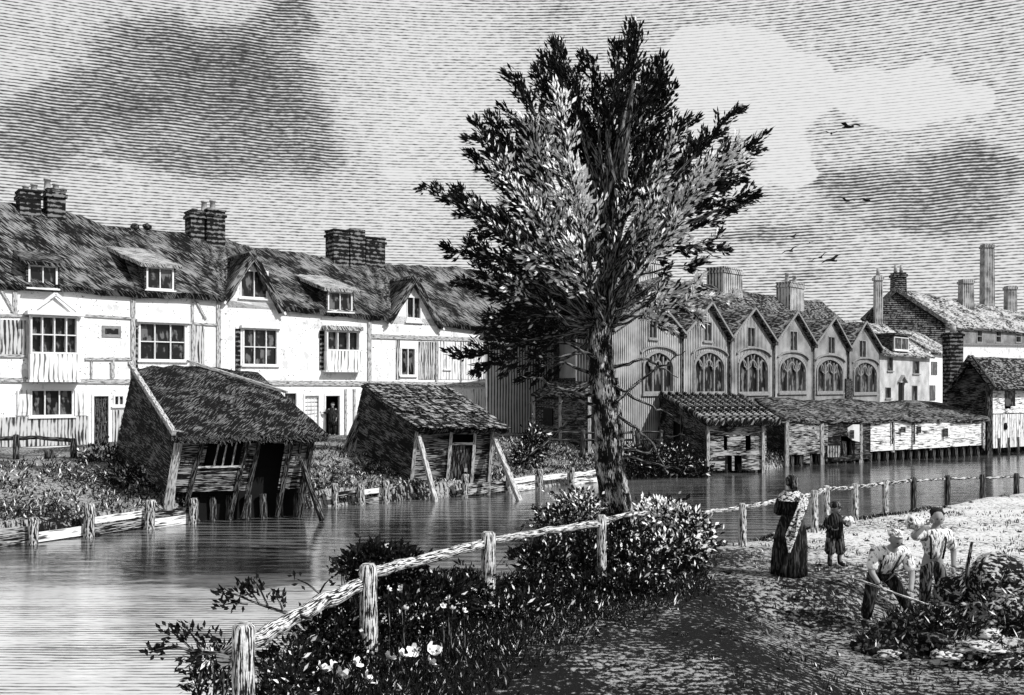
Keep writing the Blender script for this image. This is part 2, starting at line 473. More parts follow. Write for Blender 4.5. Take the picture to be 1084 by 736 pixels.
# water
m = MB(); m.poly([(-220, -60, WATER), (300, -60, WATER), (300, 260, WATER), (-220, 260, WATER)])
wm, t, b = mat('river_water')
pc = t.add('ShaderNodeTexCoord').outputs['Object']; x3 = t.sep(pc)
rip = t.noise(t.comb(t.m('MULTIPLY', x3[0], .9), t.m('MULTIPLY', x3[1], 7.)), 1., 3, .55)
rip2 = t.noise(t.comb(t.m('MULTIPLY', x3[0], .28), t.m('MULTIPLY', x3[1], 1.7)), 1., 3, .6)
big = t.noise(t.comb(t.m('MULTIPLY', x3[0], .12), t.m('MULTIPLY', x3[1], .22)), 1., 2, .5)
wv = t.m('MULTIPLY', t.noise(pc, .35, 1), 4.)
stk = t.noise(t.comb(t.m('MULTIPLY', x3[0], 2.6), t.m('MULTIPLY', x3[1], 17.)), 1., 3, .65)
l1 = t.m('PINGPONG', t.m('ADD', t.m('MULTIPLY', x3[1], 2/.13), wv), 1.)
l2 = t.m('PINGPONG', t.m('ADD', t.m('MULTIPLY', x3[1], 2/.48), wv), 1.)
far = t.smooth(x3[1], 15., 27.)
ln = t.mix(far, l1, l2)
e = t.m('MULTIPLY_ADD', t.m('SUBTRACT', rip2, .5), 3., .5)
f = t.m('ADD', t.m('MULTIPLY', ln, .34), t.m('ADD', t.m('MULTIPLY', e, .20), t.m('MULTIPLY', t.m('MULTIPLY_ADD', t.m('SUBTRACT', stk, .5), 3., .5), .22)))
f = t.m('ADD', f, t.m('MULTIPLY', t.m('MULTIPLY_ADD', t.m('SUBTRACT', big, .5), 3., .5), .25))
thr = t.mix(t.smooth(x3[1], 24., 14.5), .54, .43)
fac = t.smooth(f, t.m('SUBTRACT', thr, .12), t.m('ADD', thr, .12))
near_lit = t.smooth(x3[1], 24., 14.5)  # nearer water painted paler to stand in for brighter lit water
c = t.mix(fac, t.mix(near_lit, .008, .09), t.mix(near_lit, .15, .66))
t.l.new(t.comb(c, c, c), b.inputs['Base Color'])
b.inputs['Roughness'].default_value = .07; b.inputs['Specular IOR Level'].default_value = .5; b.inputs['IOR'].default_value = 1.6
bn = t.add('ShaderNodeBump'); bn.inputs['Strength'].default_value = .22; bn.inputs['Distance'].default_value = .05
t.l.new(t.m('ADD', rip, t.m('MULTIPLY', rip2, 1.4)), bn.inputs['Height']); t.l.new(bn.outputs[0], b.inputs['Normal'])
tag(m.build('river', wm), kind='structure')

# ------------------------------------------------------------------ sky
wld = bpy.data.worlds.new('World'); sc.world = wld; wld.use_nodes = True
wld.node_tree.nodes.clear(); t = NT(wld.node_tree)
SUN_AZ, SUN_EL = math.radians(118), math.radians(40)     # azimuth from +Y towards +X
gd = t.add('ShaderNodeTexCoord').outputs['Generated']; d = t.sep(gd)
hor = t.m('SQRT', t.m('ADD', t.m('MULTIPLY', d[0], d[0]), t.m('MULTIPLY', d[1], d[1])))
te = t.m('DIVIDE', d[2], t.m('MAXIMUM', hor, .02)); az = t.m('ARCTAN2', d[0], d[1])
base = t.comb(t.m('MULTIPLY', az, 1.), te)
nz1 = t.noise(t.comb(t.m('MULTIPLY', az, 8.), t.m('MULTIPLY', te, 12.), .7), 1., 5, .6)
nz2 = t.noise(t.comb(t.m('MULTIPLY', az, 8.), t.m('MULTIPLY', te, 12.), 5.3), 1., 5, .6)
nzf = t.noise(t.comb(t.m('MULTIPLY', az, 14.), t.m('MULTIPLY', te, 34.), 2.), 1., 3, .6)
azd = t.m('ADD', az, t.m('MULTIPLY', t.m('SUBTRACT', nz1, .5), .085))
ted = t.m('ADD', te, t.m('MULTIPLY', t.m('SUBTRACT', nz2, .5), .06))
def field(blobs):
    tot = None
    for px, py, sx, sy, wgt in blobs:
        a0 = math.atan((px-CX)/FPX); ca_ = math.cos(a0); t0 = (HY-py)/FPX*ca_
        q1 = t.m('POWER', t.m('ABSOLUTE', t.m('DIVIDE', t.m('SUBTRACT', azd, a0), sx/FPX*ca_*ca_)), 2.)
        q2 = t.m('POWER', t.m('ABSOLUTE', t.m('DIVIDE', t.m('SUBTRACT', ted, t0), sy/FPX*ca_)), 2.)
        e = t.m('MULTIPLY', t.m('EXPONENT', t.m('MULTIPLY', t.m('ADD', q1, q2), -1.)), wgt)
        tot = e if tot is None else t.m('ADD', tot, e)
    return tot
dark = field([(215, 55, 90, 38, .62), (120, 110, 75, 32, .55), (270, 110, 95, 50, .62), (345, 165, 45, 25, .35), (25, 135, 45, 35, .4), (190, 170, 120, 22, .3), (310, 12, 30, 25, .4), (70, 25, 50, 16, -.2), (20, 70, 40, 25, -.3),
              (980, 215, 95, 42, .42), (880, 190, 50, 22, .25), (1050, 170, 40, 25, .3), (450, 130, 90, 80, -.42), (480, 40, 80, 40, -.15), (800, 255, 60, 16, .3), (860, 290, 90, 14, .2), (700, 10, 260, 14, .15), (400, 235, 120, 25, -.1), (1040, 20, 90, 40, .12), (870, 165, 40, 18, -.15)])
white = field([(735, 70, 42, 40, 1.), (790, 55, 48, 32, 1.), (850, 90, 38, 36, 1.), (790, 110, 70, 38, .9), (725, 130, 40, 40, .7), (915, 92, 26, 26, 1.), (975, 88, 38, 26, 1.1), (1035, 108, 30, 20, 1.), (965, 128, 45, 18, .8), (830, 160, 45, 30, .8), (850, 195, 24, 20, .6), (770, 200, 45, 16, .8), (440, 190, 55, 20, .62), (470, 120, 35, 40, .55), (410, 100, 30, 30, .4)])
fr = t.m('MULTIPLY', t.m('SUBTRACT', nzf, .5), 1.)
wmask = t.smooth(t.m('ADD', white, t.m('MULTIPLY', fr, .5)), .50, .60)
dk = t.m('ADD', dark, t.m('MULTIPLY', fr, .42))
dk = t.m('ADD', dk, t.m('MULTIPLY', t.m('SUBTRACT', nz1, .5), .35))
D_ = t.m('ADD', t.m('ADD', .28, t.m('MULTIPLY', t.smooth(dk, .12, .26), .24)), t.m('MULTIPLY', dk, .42))
D_ = t.m('ADD', D_, t.m('MULTIPLY', fr, .25))
grain = t.noise(t.comb(t.m('MULTIPLY', az, 110.), t.m('MULTIPLY', te, 420.), 4.), 1., 2, .7)
D_ = t.m('MULTIPLY', D_, t.m('SUBTRACT', 1., wmask))
lw = t.m('MULTIPLY', t.m('MULTIPLY', t.m('SINE', t.m('MULTIPLY', az, 95.)), .5), t.smooth(dk, .1, .4))
lines = t.m('PINGPONG', t.m('ADD', t.m('MULTIPLY', te, 2*FPX/3.0), t.m('ADD', lw, t.m('MULTIPLY', nz1, 1.6))), 1.)
lines = t.m('ADD', lines, t.m('MULTIPLY', t.m('SUBTRACT', grain, .5), t.m('SUBTRACT', 1.7, t.m('MULTIPLY', wmask, .9))))
lf = t.smooth(t.m('SUBTRACT', lines, D_), -.42, .42)
skyv = t.mix(lf, .04, .92)
below = t.smooth(te, -.02, .0)
skyv = t.mix(below, .25, skyv)
cb = t.add('ShaderNodeBackground'); t.l.new(t.comb(skyv, skyv, skyv), cb.inputs[0]); cb.inputs[1].default_value = 1.
sk = t.add('ShaderNodeTexSky', sky_type='NISHITA'); sk.sun_disc = False; sk.sun_elevation = SUN_EL; sk.sun_rotation = SUN_AZ
bw = t.add('ShaderNodeRGBToBW'); t.l.new(sk.outputs[0], bw.inputs[0])
nb = t.add('ShaderNodeBackground'); t.l.new(bw.outputs[0], nb.inputs[0]); nb.inputs[1].default_value = .08
mx = t.add('ShaderNodeMixShader'); mx.inputs[0].default_value = .88
t.l.new(nb.outputs[0], mx.inputs[1]); t.l.new(cb.outputs[0], mx.inputs[2])
wo = t.add('ShaderNodeOutputWorld'); t.l.new(mx.outputs[0], wo.inputs[0])

sl = bpy.data.lights.new('sun', 'SUN'); sl.energy = 4.7; sl.angle = math.radians(.5); sl.color = (1, 1, 1)
so = bpy.data.objects.new('sun', sl); col.objects.link(so)
sd = V((math.sin(SUN_AZ)*math.cos(SUN_EL), math.cos(SUN_AZ)*math.cos(SUN_EL), math.sin(SUN_EL)))
so.rotation_euler = sd.to_track_quat('Z', 'Y').to_euler(); so.location = sd*60

cam = bpy.data.cameras.new('camera'); co = bpy.data.objects.new('camera', cam); col.objects.link(co)
co.location = (0, 0, CAMZ); co.rotation_euler = (PI/2, 0, 0)
cam.sensor_width = 36; cam.lens = 36*FPX/1084; cam.shift_y = (HY-368)/1084; cam.clip_end = 6000; cam.clip_start = .1
sc.camera = co
sc.view_settings.view_transform = 'Standard'; sc.view_settings.look = 'None'; sc.view_settings.gamma = 1; sc.view_settings.exposure = 0
sc.view_settings.use_curve_mapping = False
# ------------------------------------------------------------------ left row of cottages
F1 = Facade(-20.6, 38, 1.3, 1)
RIDGE = [(-120, 190), (-60, 203), (0, 214), (30, 218), (68, 223), (108, 238), (142, 241), (199, 247), (238, 254), (270, 262), (349, 272), (406, 279), (480, 283), (530, 290), (580, 297)]
EAVE = [(-120, 291), (-60, 295), (0, 299), (28, 302), (62, 303), (103, 307), (152, 310), (191, 311), (240, 315), (302, 325), (347, 328), (409, 335), (470, 341), (540, 350), (580, 354)]
def lin(tab, x):
    if x <= tab[0][0]: return tab[0][1]
    for (a, b), (c, d) in zip(tab, tab[1:]):
        if x <= c: return b+(d-b)*(x-a)/(c-a)
    return tab[-1][1]
DEPTH = -3.6
def ridge_at_s(S):
    # invert: find px whose ridge point has this s
    lo, hi = -160., 640.
    for _ in range(40):
        mid = (lo+hi)/2
        if F1.sz(mid, lin(RIDGE, mid), DEPTH)[0] < S: lo = mid
        else: hi = mid
    return F1.sz(lo, lin(RIDGE, lo), DEPTH)[1]
def eave_at_s(S):
    lo, hi = -200., 640.
    for _ in range(40):
        mid = (lo+hi)/2
        if F1.sz(mid, 300, .4)[0] < S: lo = mid
        else: hi = mid
    return F1.sz(lo, lin(EAVE, lo), .4)[1]

def roof_over(root, F, S0, S1, ef, rf, ov, depth, th, mt, rough=.12, gables=()):
    n = max(4, int((S1-S0)/(.16 if gables else .4))); ss = [S0+(S1-S0)*i/n for i in range(n+1)]
    m = MB()
    A = [F.p(s, ef(s), ov) for s in ss]; B = [F.p(s, rf(s), depth) for s in ss]
    for l, a, r in gables:      # open the slope where a gable front stands
        for i, s in enumerate(ss):
            if l[0] < s < r[0]:
                zg = l[1]+(a[1]-l[1])*(s-l[0])/(a[0]-l[0]) if s < a[0] else a[1]+(r[1]-a[1])*(s-a[0])/(r[0]-a[0])
                A[i] = A[i].lerp(B[i], max(0, min(.9, (zg-A[i].z-.1)/(B[i].z-A[i].z))))
    m.sheet(A, B, th, 9, rough)
    C_ = [F.p(s, ef(s), 2*depth-ov) for s in ss]
    m.sheet(C_[::-1], B[::-1], th, 6, rough)
    return m.build('roof', mt, root)

def chimney(F, root, off, x0, y0, x1, y1, depth, pots=(), mt=brick, cap=True):
    S0, z0, S1, z1 = F.rect(x0, y0, x1, y1, off)
    m = MB(); F.box(m, S0, z0-1.2, S1, z1, off-depth/2, off+depth/2)
    if cap:
        F.box(m, S0-.07, z1-.28, S1+.07, z1-.13, off-depth/2-.07, off+depth/2+.07)
        F.box(m, S0-.04, z1+.003, S1+.04, z1+.09, off-depth/2-.04, off+depth/2+.04)
    c = m.build('chimney', mt, root)
    for px, pt in pots:
        s, zt = F.sz(px, pt, off); p0 = F.p(s, z1, off); p1 = F.p(s, zt, off)
        pm = MB(); pm.tube([p0, p0.lerp(p1, .1), p0.lerp(p1, .85), p0.lerp(p1, .86), p1], [.19, .15, .12, .16, .15], 10)
        pm.build('chimney_pot', pot, c)
    return c

def gablefront(F, root, apex, left, right, wins, wm, off0=.0, ext=-3.3, th=.3, rm=thatch, wall_to=None):
    """cross gable: triangular wall, two roof slabs, two barge boards; apex/left/right are (px,py) on the front plane"""
    a = F.sz(*apex, .35); l = F.sz(*left, .35); r = F.sz(*right, .35)
    m = MB()
    zb = wall_to if wall_to is not None else min(l[1], r[1])-.1
    tri = [F.p(l[0]+.15, zb, 0), F.p(r[0]-.15, zb, 0), F.p(r[0]-.15, r[1]-.1, 0), F.p(a[0], a[1]-.32, 0), F.p(l[0]+.15, l[1]-.1, 0)]
    m.prism(tri, F.n*-.25)
    w = m.build('gable_wall', wm, root)
    c = MB()
    for wd in wins: F.box(c, wd[0], wd[1], wd[2], wd[3], -.3, .3)
    if wins: cut(w, c)
    rf_ = MB()
    for e, sg in ((l, -1), (r, 1)):
        d = V((e[0]-a[0], e[1]-a[1])).normalized()
        E = (e[0]+d.x*.12, e[1]+d.y*.12)
        n = 7
        A = [F.p(E[0], E[1], .35+(ext-.35)*i/n) for i in range(n+1)]; B = [F.p(a[0], a[1], .35+(ext-.35)*i/n) for i in range(n+1)]
        rf_.sheet(A, B, th, 6, .07)
    rf_.build('gable_roof', rm, root)
    for e in (l, r):
        bb = MB(); bb.beam(F.p(e[0], e[1]-.33, .30), F.p(a[0], a[1]-.40, .30), .05, .10, up=V((0, 0, 1)))
        bb.build('barge_board', frame, root)

def timberwork(F, root, items, mt=timber, o=.05):
    for it in items:
        x0, y0, x1, y1, wd = it
        a = F.px(x0, y0, o*.5); b = F.px(x1, y1, o*.5); m = MB()
        d = (b-a).normalized(); x = F.n; yv = d.cross(x).normalized()
        p = []
        for e in (a, b):
            for i, j in ((-1, -1), (1, -1), (1, 1), (-1, 1)): p.append(e+x*(i*o)+yv*(j*wd/2))
        m.hexa(p, 0, along=d)
        m.build('timber_post' if abs(x1-x0) < 6 else 'timber_brace' if abs(y1-y0) > 8 else 'timber_rail', mt, root)

def patch(F, root, x0, y0, x1, y1, mt, name='board_panel', o=.03):
    S0, z0, S1, z1 = F.rect(x0, y0, x1, y1); m = MB(); F.box(m, S0, z0, S1, z1, -.02, o); m.build(name, mt, root)

def door(F, root, x0, y0, x1, y1, open_=False, fm=frame, pm=timberd):
    S0, z0, S1, z1 = F.rect(x0, y0, x1, y1); m = MB()
    F.box(m, S0, z0, S0+.09, z1, -.15, .04); F.box(m, S1-.09, z0, S1, z1, -.15, .04); F.box(m, S0+.09, z1-.1, S1-.09, z1, -.15, .037)
    f = m.build('door_frame', fm, root)
    m = MB()
    if open_: F.box(m, S0+.09, z0, S1-.09, z1-.1, -.9, -.85)  # open: black sheet standing in for the unlit room
    else:
        F.box(m, S0+.09, z0, S1-.09, z1-.1, -.14, -.08, grain=True)
        for k in (.25, .5, .75): F.box(m, S0+.09+(S1-S0-.18)*k-.012, z0+.05, S0+.09+(S1-S0-.18)*k+.012, z1-.15, -.08, -.065)
    dd = m.build('door', black if open_ else pm, root)
    if not open_:
        m = MB(); m.blob(F.p(S1-.17, z0+.95, -.05), (.03, .03, .03), lv=1); m.build('handle', steel, dd)
    return (S0, z0-.02, S1, z1)

def dormer(F, root, x0, y0, x1, y1, rm, left_roof=0):
    S0, z0, S1, z1 = F.rect(x0, y0, x1, y1, .3)
    m = MB()
    F.box(m, S0-.08, z0-.12, S0+.003, z1+.08, -1.6, .3); F.box(m, S1-.003, z0-.12, S1+.08, z1+.08, -1.6, .3)
    F.box(m, S0, z0-.12, S1, z0-.003, -1.6, .3); F.box(m, S0, z1+.003, S1, z1+.08, -1.6, .3)
    m.build('dormer_cheek', timberd, root)
    F3 = Facade(F.O.x+F.n.x*.3, F.O.y+F.n.y*.3, F.u.x, F.u.y)
    window(F3, (S0, z0, S1, z1), root, 2, 1, rec=-.08, sill=True, proud=.02, name='dormer_window', fm=frameg if rm is tiles else frame)
    r = MB(); n = 5
    A = [F.p(S0-.3+(S1-S0+.6)*i/n, z1+.12, .55) for i in range(n+1)]; B = [F.p(S0-.3-left_roof+(S1-S0+.6)*i/n, z1+1.15, -2.4) for i in range(n+1)]
    r.sheet(A, B, .16, 6, .05); r.build('dormer_roof', rm, root)

def house(name, label, px0, px1, holes_fn, gab=None, mt=plaster):
    ym = 400
    S0 = F1.sz(px0, ym)[0]; S1 = F1.sz(px1, ym)[0]
    root = thing(name, label, 'house', F1.p(S0, .5), group='terraced cottages across the river')
    ez = lambda s: eave_at_s(s)+.0
    m = MB()
    n = 6; ss = [S0+(S1-S0)*i/n for i in range(n+1)]
    top = [F1.p(s, ez(s)+.12, 0) for s in ss]
    m.prism([F1.p(S0, -.1, 0), F1.p(S1-.004, -.1, 0)] + [F1.p(min(s, S1-.004), ez(s)+.12, 0) for s in ss[::-1]], F1.n*-.25)
    wall = m.build('wall', mt, root)
    holes = holes_fn(root)
    c = MB()
    for h in holes: F1.box(c, h[0], h[1], h[2], h[3], -.4, .4)
    if holes: cut(wall, c)
    m = MB()
    ez0, rz = ez(S0)+.12, ridge_at_s((S0+S1)/2)-.35
    for s0, s1 in ((S0+.02, S0+.2), (S1-.2, S1-.02)):
        e_ = ez(s0)+.1; r_ = ridge_at_s(s0)-.4
        m.prism([F1.p(s0, -.1, -.253), F1.p(s0, -.1, 2*DEPTH+.2), F1.p(s0, e_, 2*DEPTH+.2), F1.p(s0, r_, DEPTH), F1.p(s0, e_, -.253)], F1.u*(s1-s0))
    F1.box(m, S0+.203, -.1, S1-.203, ez(S0)-.1, 2*DEPTH+.2, 2*DEPTH+.4)
    m.build('party_wall', plaster_d, root)
    roof_over(root, F1, S0+.004, S1-.004, eave_at_s, ridge_at_s, .4, DEPTH, .32, thatch, gables=[tuple(F1.sz(*q, .35) for q in gab)] if gab else ())
    # black sheet painted as the unlit room behind the openings
    m = MB(); F1.box(m, S0+.25, .0, S1-.25, ez(S0)-.2, -2.2, -2.1); m.build('shade_sheet', black, root)
    return root

def h1(root):
    H = []
    H.append(window(F1, F1.rect(32, 412, 78, 441), root, 3, 1))
    for a, b in ((18, 31), (79, 92)):
        S0, z0, S1, z1 = F1.rect(a, 413, b, 440); m = MB(); F1.box(m, S0, z0, S1, z1, .01, .06); F1.box(m, S0+.1, z0+.12, S1-.1, z1-.12, .055, .075); m.build('shutter', boardp, root)
    H.append(door(F1, root, 97, 417, 117, 471, pm=timberd)); H.append(window(F1, F1.rect(120, 418, 132, 430), root, 2, 1))
    patch(F1, root, -100, 337, 28, 375, boardv); patch(F1, root, -100, 442, 94, 474, boardv); patch(F1, root, 119, 434, 140, 470, boardv)
    timberwork(F1, root, [(-100, 333, 30, 334, .12), (-100, 376, 30, 377, .12), (-100, 401, 140, 404, .2), (90, 334, 140, 337, .1), (90, 380, 140, 380, .12), (97, 381, 97, 400, .08), (120, 381, 120, 400, .08),
                          (16, 305, 16, 333, .16), (1, 306, 15, 331, .1), (141, 312, 141, 470, .18), (118, 384, 118, 400, .08), (-30, 304, -30, 470, .2)])
    patch(F1, root, 108, 345, 128, 357, frameg, 'plaque', .05); patch(F1, root, 111, 348, 125, 354, pane, 'plaque_panel', .056)
    # oriel bay with pediment
    S0, z0, S1, z1 = F1.rect(32, 334, 84, 402, .5); m = MB()
    F1.box(m, S0, z0, S1, z0+1.05, .06, .5); F1.box(m, S0-.08, z0-.1, S1+.08, z0-.003, .06, .6); mm = MB(); F1.box(mm, S0-.12, z1, S1+.2, z1+.16, .06, .66); mm.build('bay_cornice', frame, root)
    bay = m.build('oriel_bay', boardp, root)
    m = MB(); zp = F1.sz(58, 311, .5)[1]; sm_ = (S0+S1)/2
    for a, b in (((S0+.05, z1+.17), (sm_, zp)), ((S1-.05, z1+.17), (sm_, zp))):
        m.beam(F1.p(a[0], a[1], .55), F1.p(b[0], b[1], .55), .2, .12)
    m.prism([F1.p(S0+.3, z1+.163, .45), F1.p(S1-.3, z1+.163, .45), F1.p(sm_, zp-.15, .45)], F1.n*-.4)
    m.build('pediment', frame, root)
    Fb = Facade(F1.O.x+F1.n.x*.42, F1.O.y+F1.n.y*.42, F1.u.x, F1.u.y)
    window(Fb, (S0+.02, z0+1.06, S1-.02, z1-.01), root, 4, 2, rec=-.3, sill=False, name='bay_window')
    dormer(F1, root, 30, 281, 61, 305, thatch)
    chimney(F1, root, DEPTH, 19, 205, 41, 236, 1., [(27, 197), (36, 195)]); chimney(F1, root, DEPTH+.1, 48, 204, 67, 243, .95, [(46+4, 189), (59, 195)])
    return H
def h2(root):
    H = [window(F1, F1.rect(147, 342, 197, 382), root, 3, 2, hood=True)]
    patch(F1, root, 201, 345, 216, 395, boardv); patch(F1, root, 143.5, 345, 146, 400, brick, 'dark_strip')  # narrow dark strip left of the window
    timberwork(F1, root, [(204, 312, 204, 402, .12), (144, 402, 232, 404, .2), (206, 316, 218, 338, .09), (198, 342, 230, 344, .1), (231.5, 316, 231.5, 470, .2)])
    dormer(F1, root, 155, 283, 184, 307, thatchp, .9)
    chimney(F1, root, DEPTH, 199, 226, 213, 250, .9, [(206, 221)]); chimney(F1, root, DEPTH+.1, 216, 225, 235, 260, .9, [(216, 213), (225, 212)])
    m = MB()
    for x in (143, 156): m.blob(F1.px(x, 240, DEPTH), (.22, .2, .16), seed=x, lv=2)
    m.build('ridge_knob', thatchd, root)
    return H
def h3(root):
    H = [window(F1, F1.rect(257, 348, 294, 387), root, 3, 2, hood=True)]
    H.append(window(F1, F1.rect(300, 415, 315, 431), root, 1, 1)); H.append(door(F1, root, 321, 417, 339, 461, pm=boardp)); H.append(door(F1, root, 343, 417, 361, 461, open_=True))
    H.append(window(F1, F1.rect(242, 420, 262, 446), root, 2, 2))
    gw = F1.rect(254, 286, 284, 316)
    gablefront(F1, root, (269, 264), (238, 314), (303, 326), [gw], plaster)
    window(F1, gw, root, 2, 1)
    timberwork(F1, root, [(234, 405, 391, 406, .24), (391, 336, 391, 470, .2), (366, 412, 366, 462, .1), (375, 412, 375, 462, .1)])
    S0, z0, S1, z1 = F1.rect(346, 350, 382, 392, .35); m = MB()
    F1.box(m, S0, z0, S1, z0+.95, .003, .35); F1.box(m, S0-.06, z0-.1, S1+.06, z0-.003, .003, .42); mm = MB(); F1.box(mm, S0-.1, z1, S1+.1, z1+.22, .003, .45); mm.build('bay_roof', thatchp, root)
    m.build('oriel_bay', boardp, root)
    Fb = Facade(F1.O.x+F1.n.x*.3, F1.O.y+F1.n.y*.3, F1.u.x, F1.u.y)
    window(Fb, (S0+.02, z0+.96, S1-.02, z1-.01), root, 3, 1, rec=-.25, sill=False, name='bay_window')
    patch(F1, root, 338, 350, 344, 392, brick, 'dark_strip'); patch(F1, root, 249, 348, 254.5, 396, brick, 'dark_strip')  # narrow dark strips left of the oriel and the window
    dormer(F1, root, 347, 309, 373, 330, thatchp, .6)
    chimney(F1, root, DEPTH, 349, 246, 365, 285, 1., mt=brick); chimney(F1, root, DEPTH+.1, 366.5, 244, 382, 287, 1., mt=brick, cap=False); chimney(F1, root, DEPTH, 384, 254, 404, 289, .8)
    return H
def h4(root):
    H = [window(F1, F1.rect(424, 368, 440, 398), root, 2, 1)]
    gw = F1.rect(430, 314, 446, 341)
    gablefront(F1, root, (440, 291), (412, 338), (471, 343), [gw], plaster)
    window(F1, gw, root, 2, 1)
    H.append(window(F1, F1.rect(541, 420, 558, 437), root, 2, 1)); H.append(window(F1, F1.rect(470, 380, 476, 391), root, 1, 1))
    patch(F1, root, 443, 362, 460, 402, boardv); patch(F1, root, 462, 362, 533, 402, boardp); patch(F1, root, 419, 360, 423, 402, boardv); patch(F1, root, 500, 412, 538, 458, boardp); patch(F1, root, 560, 412, 575, 458, boardv)
    patch(F1, root, 535, 362, 575, 402, boardv)
    timberwork(F1, root, [(393, 356, 578, 362, .22), (393, 406, 578, 408, .24), (462, 362, 462, 404, .1), (488, 362, 488, 404, .1), (507, 362, 507, 404, .1), (534, 362, 534, 404, .1), (526, 412, 526, 458, .1), (400, 412, 400, 460, .1)])
    return H
house('cottage', 'white cottage at far left with pedimented oriel bay, shuttered window and plank door', -110, 142, h1)
house('cottage', 'narrow white cottage under pale roofed dormer and knobbed thatch ridge', 142.3, 232.5, h2)
house('cottage', 'white cottage with steep thatched gable, small oriel and open doorway', 232.8, 392, h3, ((238, 314), (269, 264), (303, 326)))
house('cottage', 'cottage with timber bands and slim twin-pane gable window, partly behind the tree', 392.3, 580, h4, ((412, 338), (440, 291), (471, 343)))

# person in the doorway comes later (figures)

# ------------------------------------------------------------------ chapel row with six gables
F2 = Facade(10.25, 49.5, 12.4, 13.5)
CR = [(640, 290), (693, 294), (755, 303), (829, 315), (894, 322), (935, 330)]
root = thing('almshouse', 'long grey gabled hall with six peaks and arched traceried windows', 'hall', F2.p(0, .6))
D2 = -4.2
peaks = [(691, 318), (749, 321), (795, 327), (840, 331), (880, 337), (913, 341)]
valleys = [(652, 350), (721, 353), (771, 357), (818, 361), (860, 364), (897, 368), (930, 370)]
S0 = F2.sz(645, 400)[0]; S1 = F2.sz(931, 400)[0]
def r2(s):
    lo, hi = 600., 1000.
    for _ in range(30):
        mid = (lo+hi)/2
        if F2.sz(mid, 300, D2)[0] < s: lo = mid
        else: hi = mid
    return F2.sz(lo, lin(CR, lo), D2)[1]
pts = [F2.p(S0, -.1), F2.p(S1, -.1)]
zig = []
for i in range(6):
    zig.append(valleys[i]); zig.append(peaks[i])
zig.append(valleys[6])
zz = [F2.sz(*q) for q in zig]
zz[0] = (S0, zz[0][1]); zz[-1] = (S1, zz[-1][1])
pts += [F2.p(s, z-.15) for s, z in zz[::-1]]
m = MB(); m.prism(pts, F2.n*-.3); wall = m.build('wall', chapelw, root)
c = MB()
wins = [(680, 713, 371, 417), (734, 767, 371, 417), (781, 813, 372, 417), (824, 853, 376, 416), (864, 892, 379, 416), (903, 928, 382, 417)]
def archpts(S0, z0, S1, z1, k=8):
    sp = z0+(z1-z0)*.66; sm_ = (S0+S1)/2; o = [(S0, z0), (S1, z0), (S1, sp)]
    for i in range(1, k): a = i/k*PI/2; o.append((S1-(S1-sm_)*(1-math.cos(a)), sp+(z1-sp)*math.sin(a)**1.15))
    o.append((sm_, z1))
    for i in range(k-1, 0, -1): a = i/k*PI/2; o.append((S0+(S1-sm_)*(1-math.cos(a)), sp+(z1-sp)*math.sin(a)**1.15))
    o.append((S0, sp)); return o
def ring(mb, F, pts, w, o0, o1):
    cx = sum(p[0] for p in pts)/len(pts); cz = sum(p[1] for p in pts)/len(pts); n = len(pts)
    q = [(p[0]+(w if p[0] < cx else -w if p[0] > cx+1e-6 else 0), p[1]+(w if p[1] < cz-.3 else -w)) for p in pts]
    for i in range(n):
        j = (i+1) % n
        if (V(pts[i])-V(pts[j])).length < 1e-6: continue
        mb.hexa([F.p(*pts[i], o0), F.p(*pts[j], o0), F.p(*q[j], o0), F.p(*q[i], o0), F.p(*pts[i], o1), F.p(*pts[j], o1), F.p(*q[j], o1), F.p(*q[i], o1)])
wr = []
for k, (x0, x1, y0, y1) in enumerate(wins):
    r = F2.rect(x0, y0, x1, y1); wr.append(r); ap = archpts(*r); c.prism([F2.p(s, z, .3) for s, z in ap], F2.n*-.8)
tops = []
for (x, y), w_ in zip(peaks, (4.5, 4.5, 4.2, 4, 3.6, 3.6)):
    r = F2.rect(x-w_, y+19, x+w_, y+38 if x > 840 else y+41); tops.append(r); F2.box(c, *r, -.5, .3)
cut(wall, c)
for r in wr:
    Sa, za, Sb, zb = r; ap = archpts(*r); m = MB()
    ring(m, F2, ap, .12, -.12, .06)
    hood_ = archpts(Sa-.22, za+(zb-za)*.5, Sb+.22, zb+.2)
    for i in range(3, len(hood_)-2):
        m.beam(F2.p(*hood_[i-1], .08), F2.p(*hood_[i], .08), .10, .08)
    m.beam(F2.p(*hood_[-3], .08), F2.p(*hood_[-2], .08), .10, .08)
    h = zb-za; sp = za+h*.56
    for k in (1, 2): s = Sa+(Sb-Sa)*k/3; F2.box(m, s-.05, za+.1, s+.05, za+h*(.86), -.1, .0)
    for k in range(3):
        c0 = Sa+(Sb-Sa)*(k+.5)/3; rr = (Sb-Sa)/6*.8; pp = [(c0+rr*math.cos(a_*PI/8), sp+rr*1.2*math.sin(a_*PI/8)) for a_ in range(9)]
        for q0, q1 in zip(pp, pp[1:]): m.beam(F2.p(*q0, -.04), F2.p(*q1, -.04), .07, .07)
    for k in range(2):
        c0 = Sa+(Sb-Sa)*(k+1)/3; rr = (Sb-Sa)/7; pp = [(c0+rr*math.cos(a_*PI/4), sp+h*.23+rr*math.sin(a_*PI/4)) for a_ in range(9)]
        for q0, q1 in zip(pp, pp[1:]): m.beam(F2.p(*q0, -.045), F2.p(*q1, -.045), .06, .06)
    F2.box(m, Sa-.1, za-.1, Sb+.1, za-.003, -.05, .12)
    w_ = m.build('arched_window', frameg, root)
    g_ = MB(); g_.prism([F2.p(s, z, -.13) for s, z in archpts(Sa+.02, za+.02, Sb-.02, zb-.02)], F2.n*-.04); g_.build('pane', paneg, w_)
for r in tops: window(F2, r, root, 2, 1, fm=frameg, name='attic_window', bar=.06)
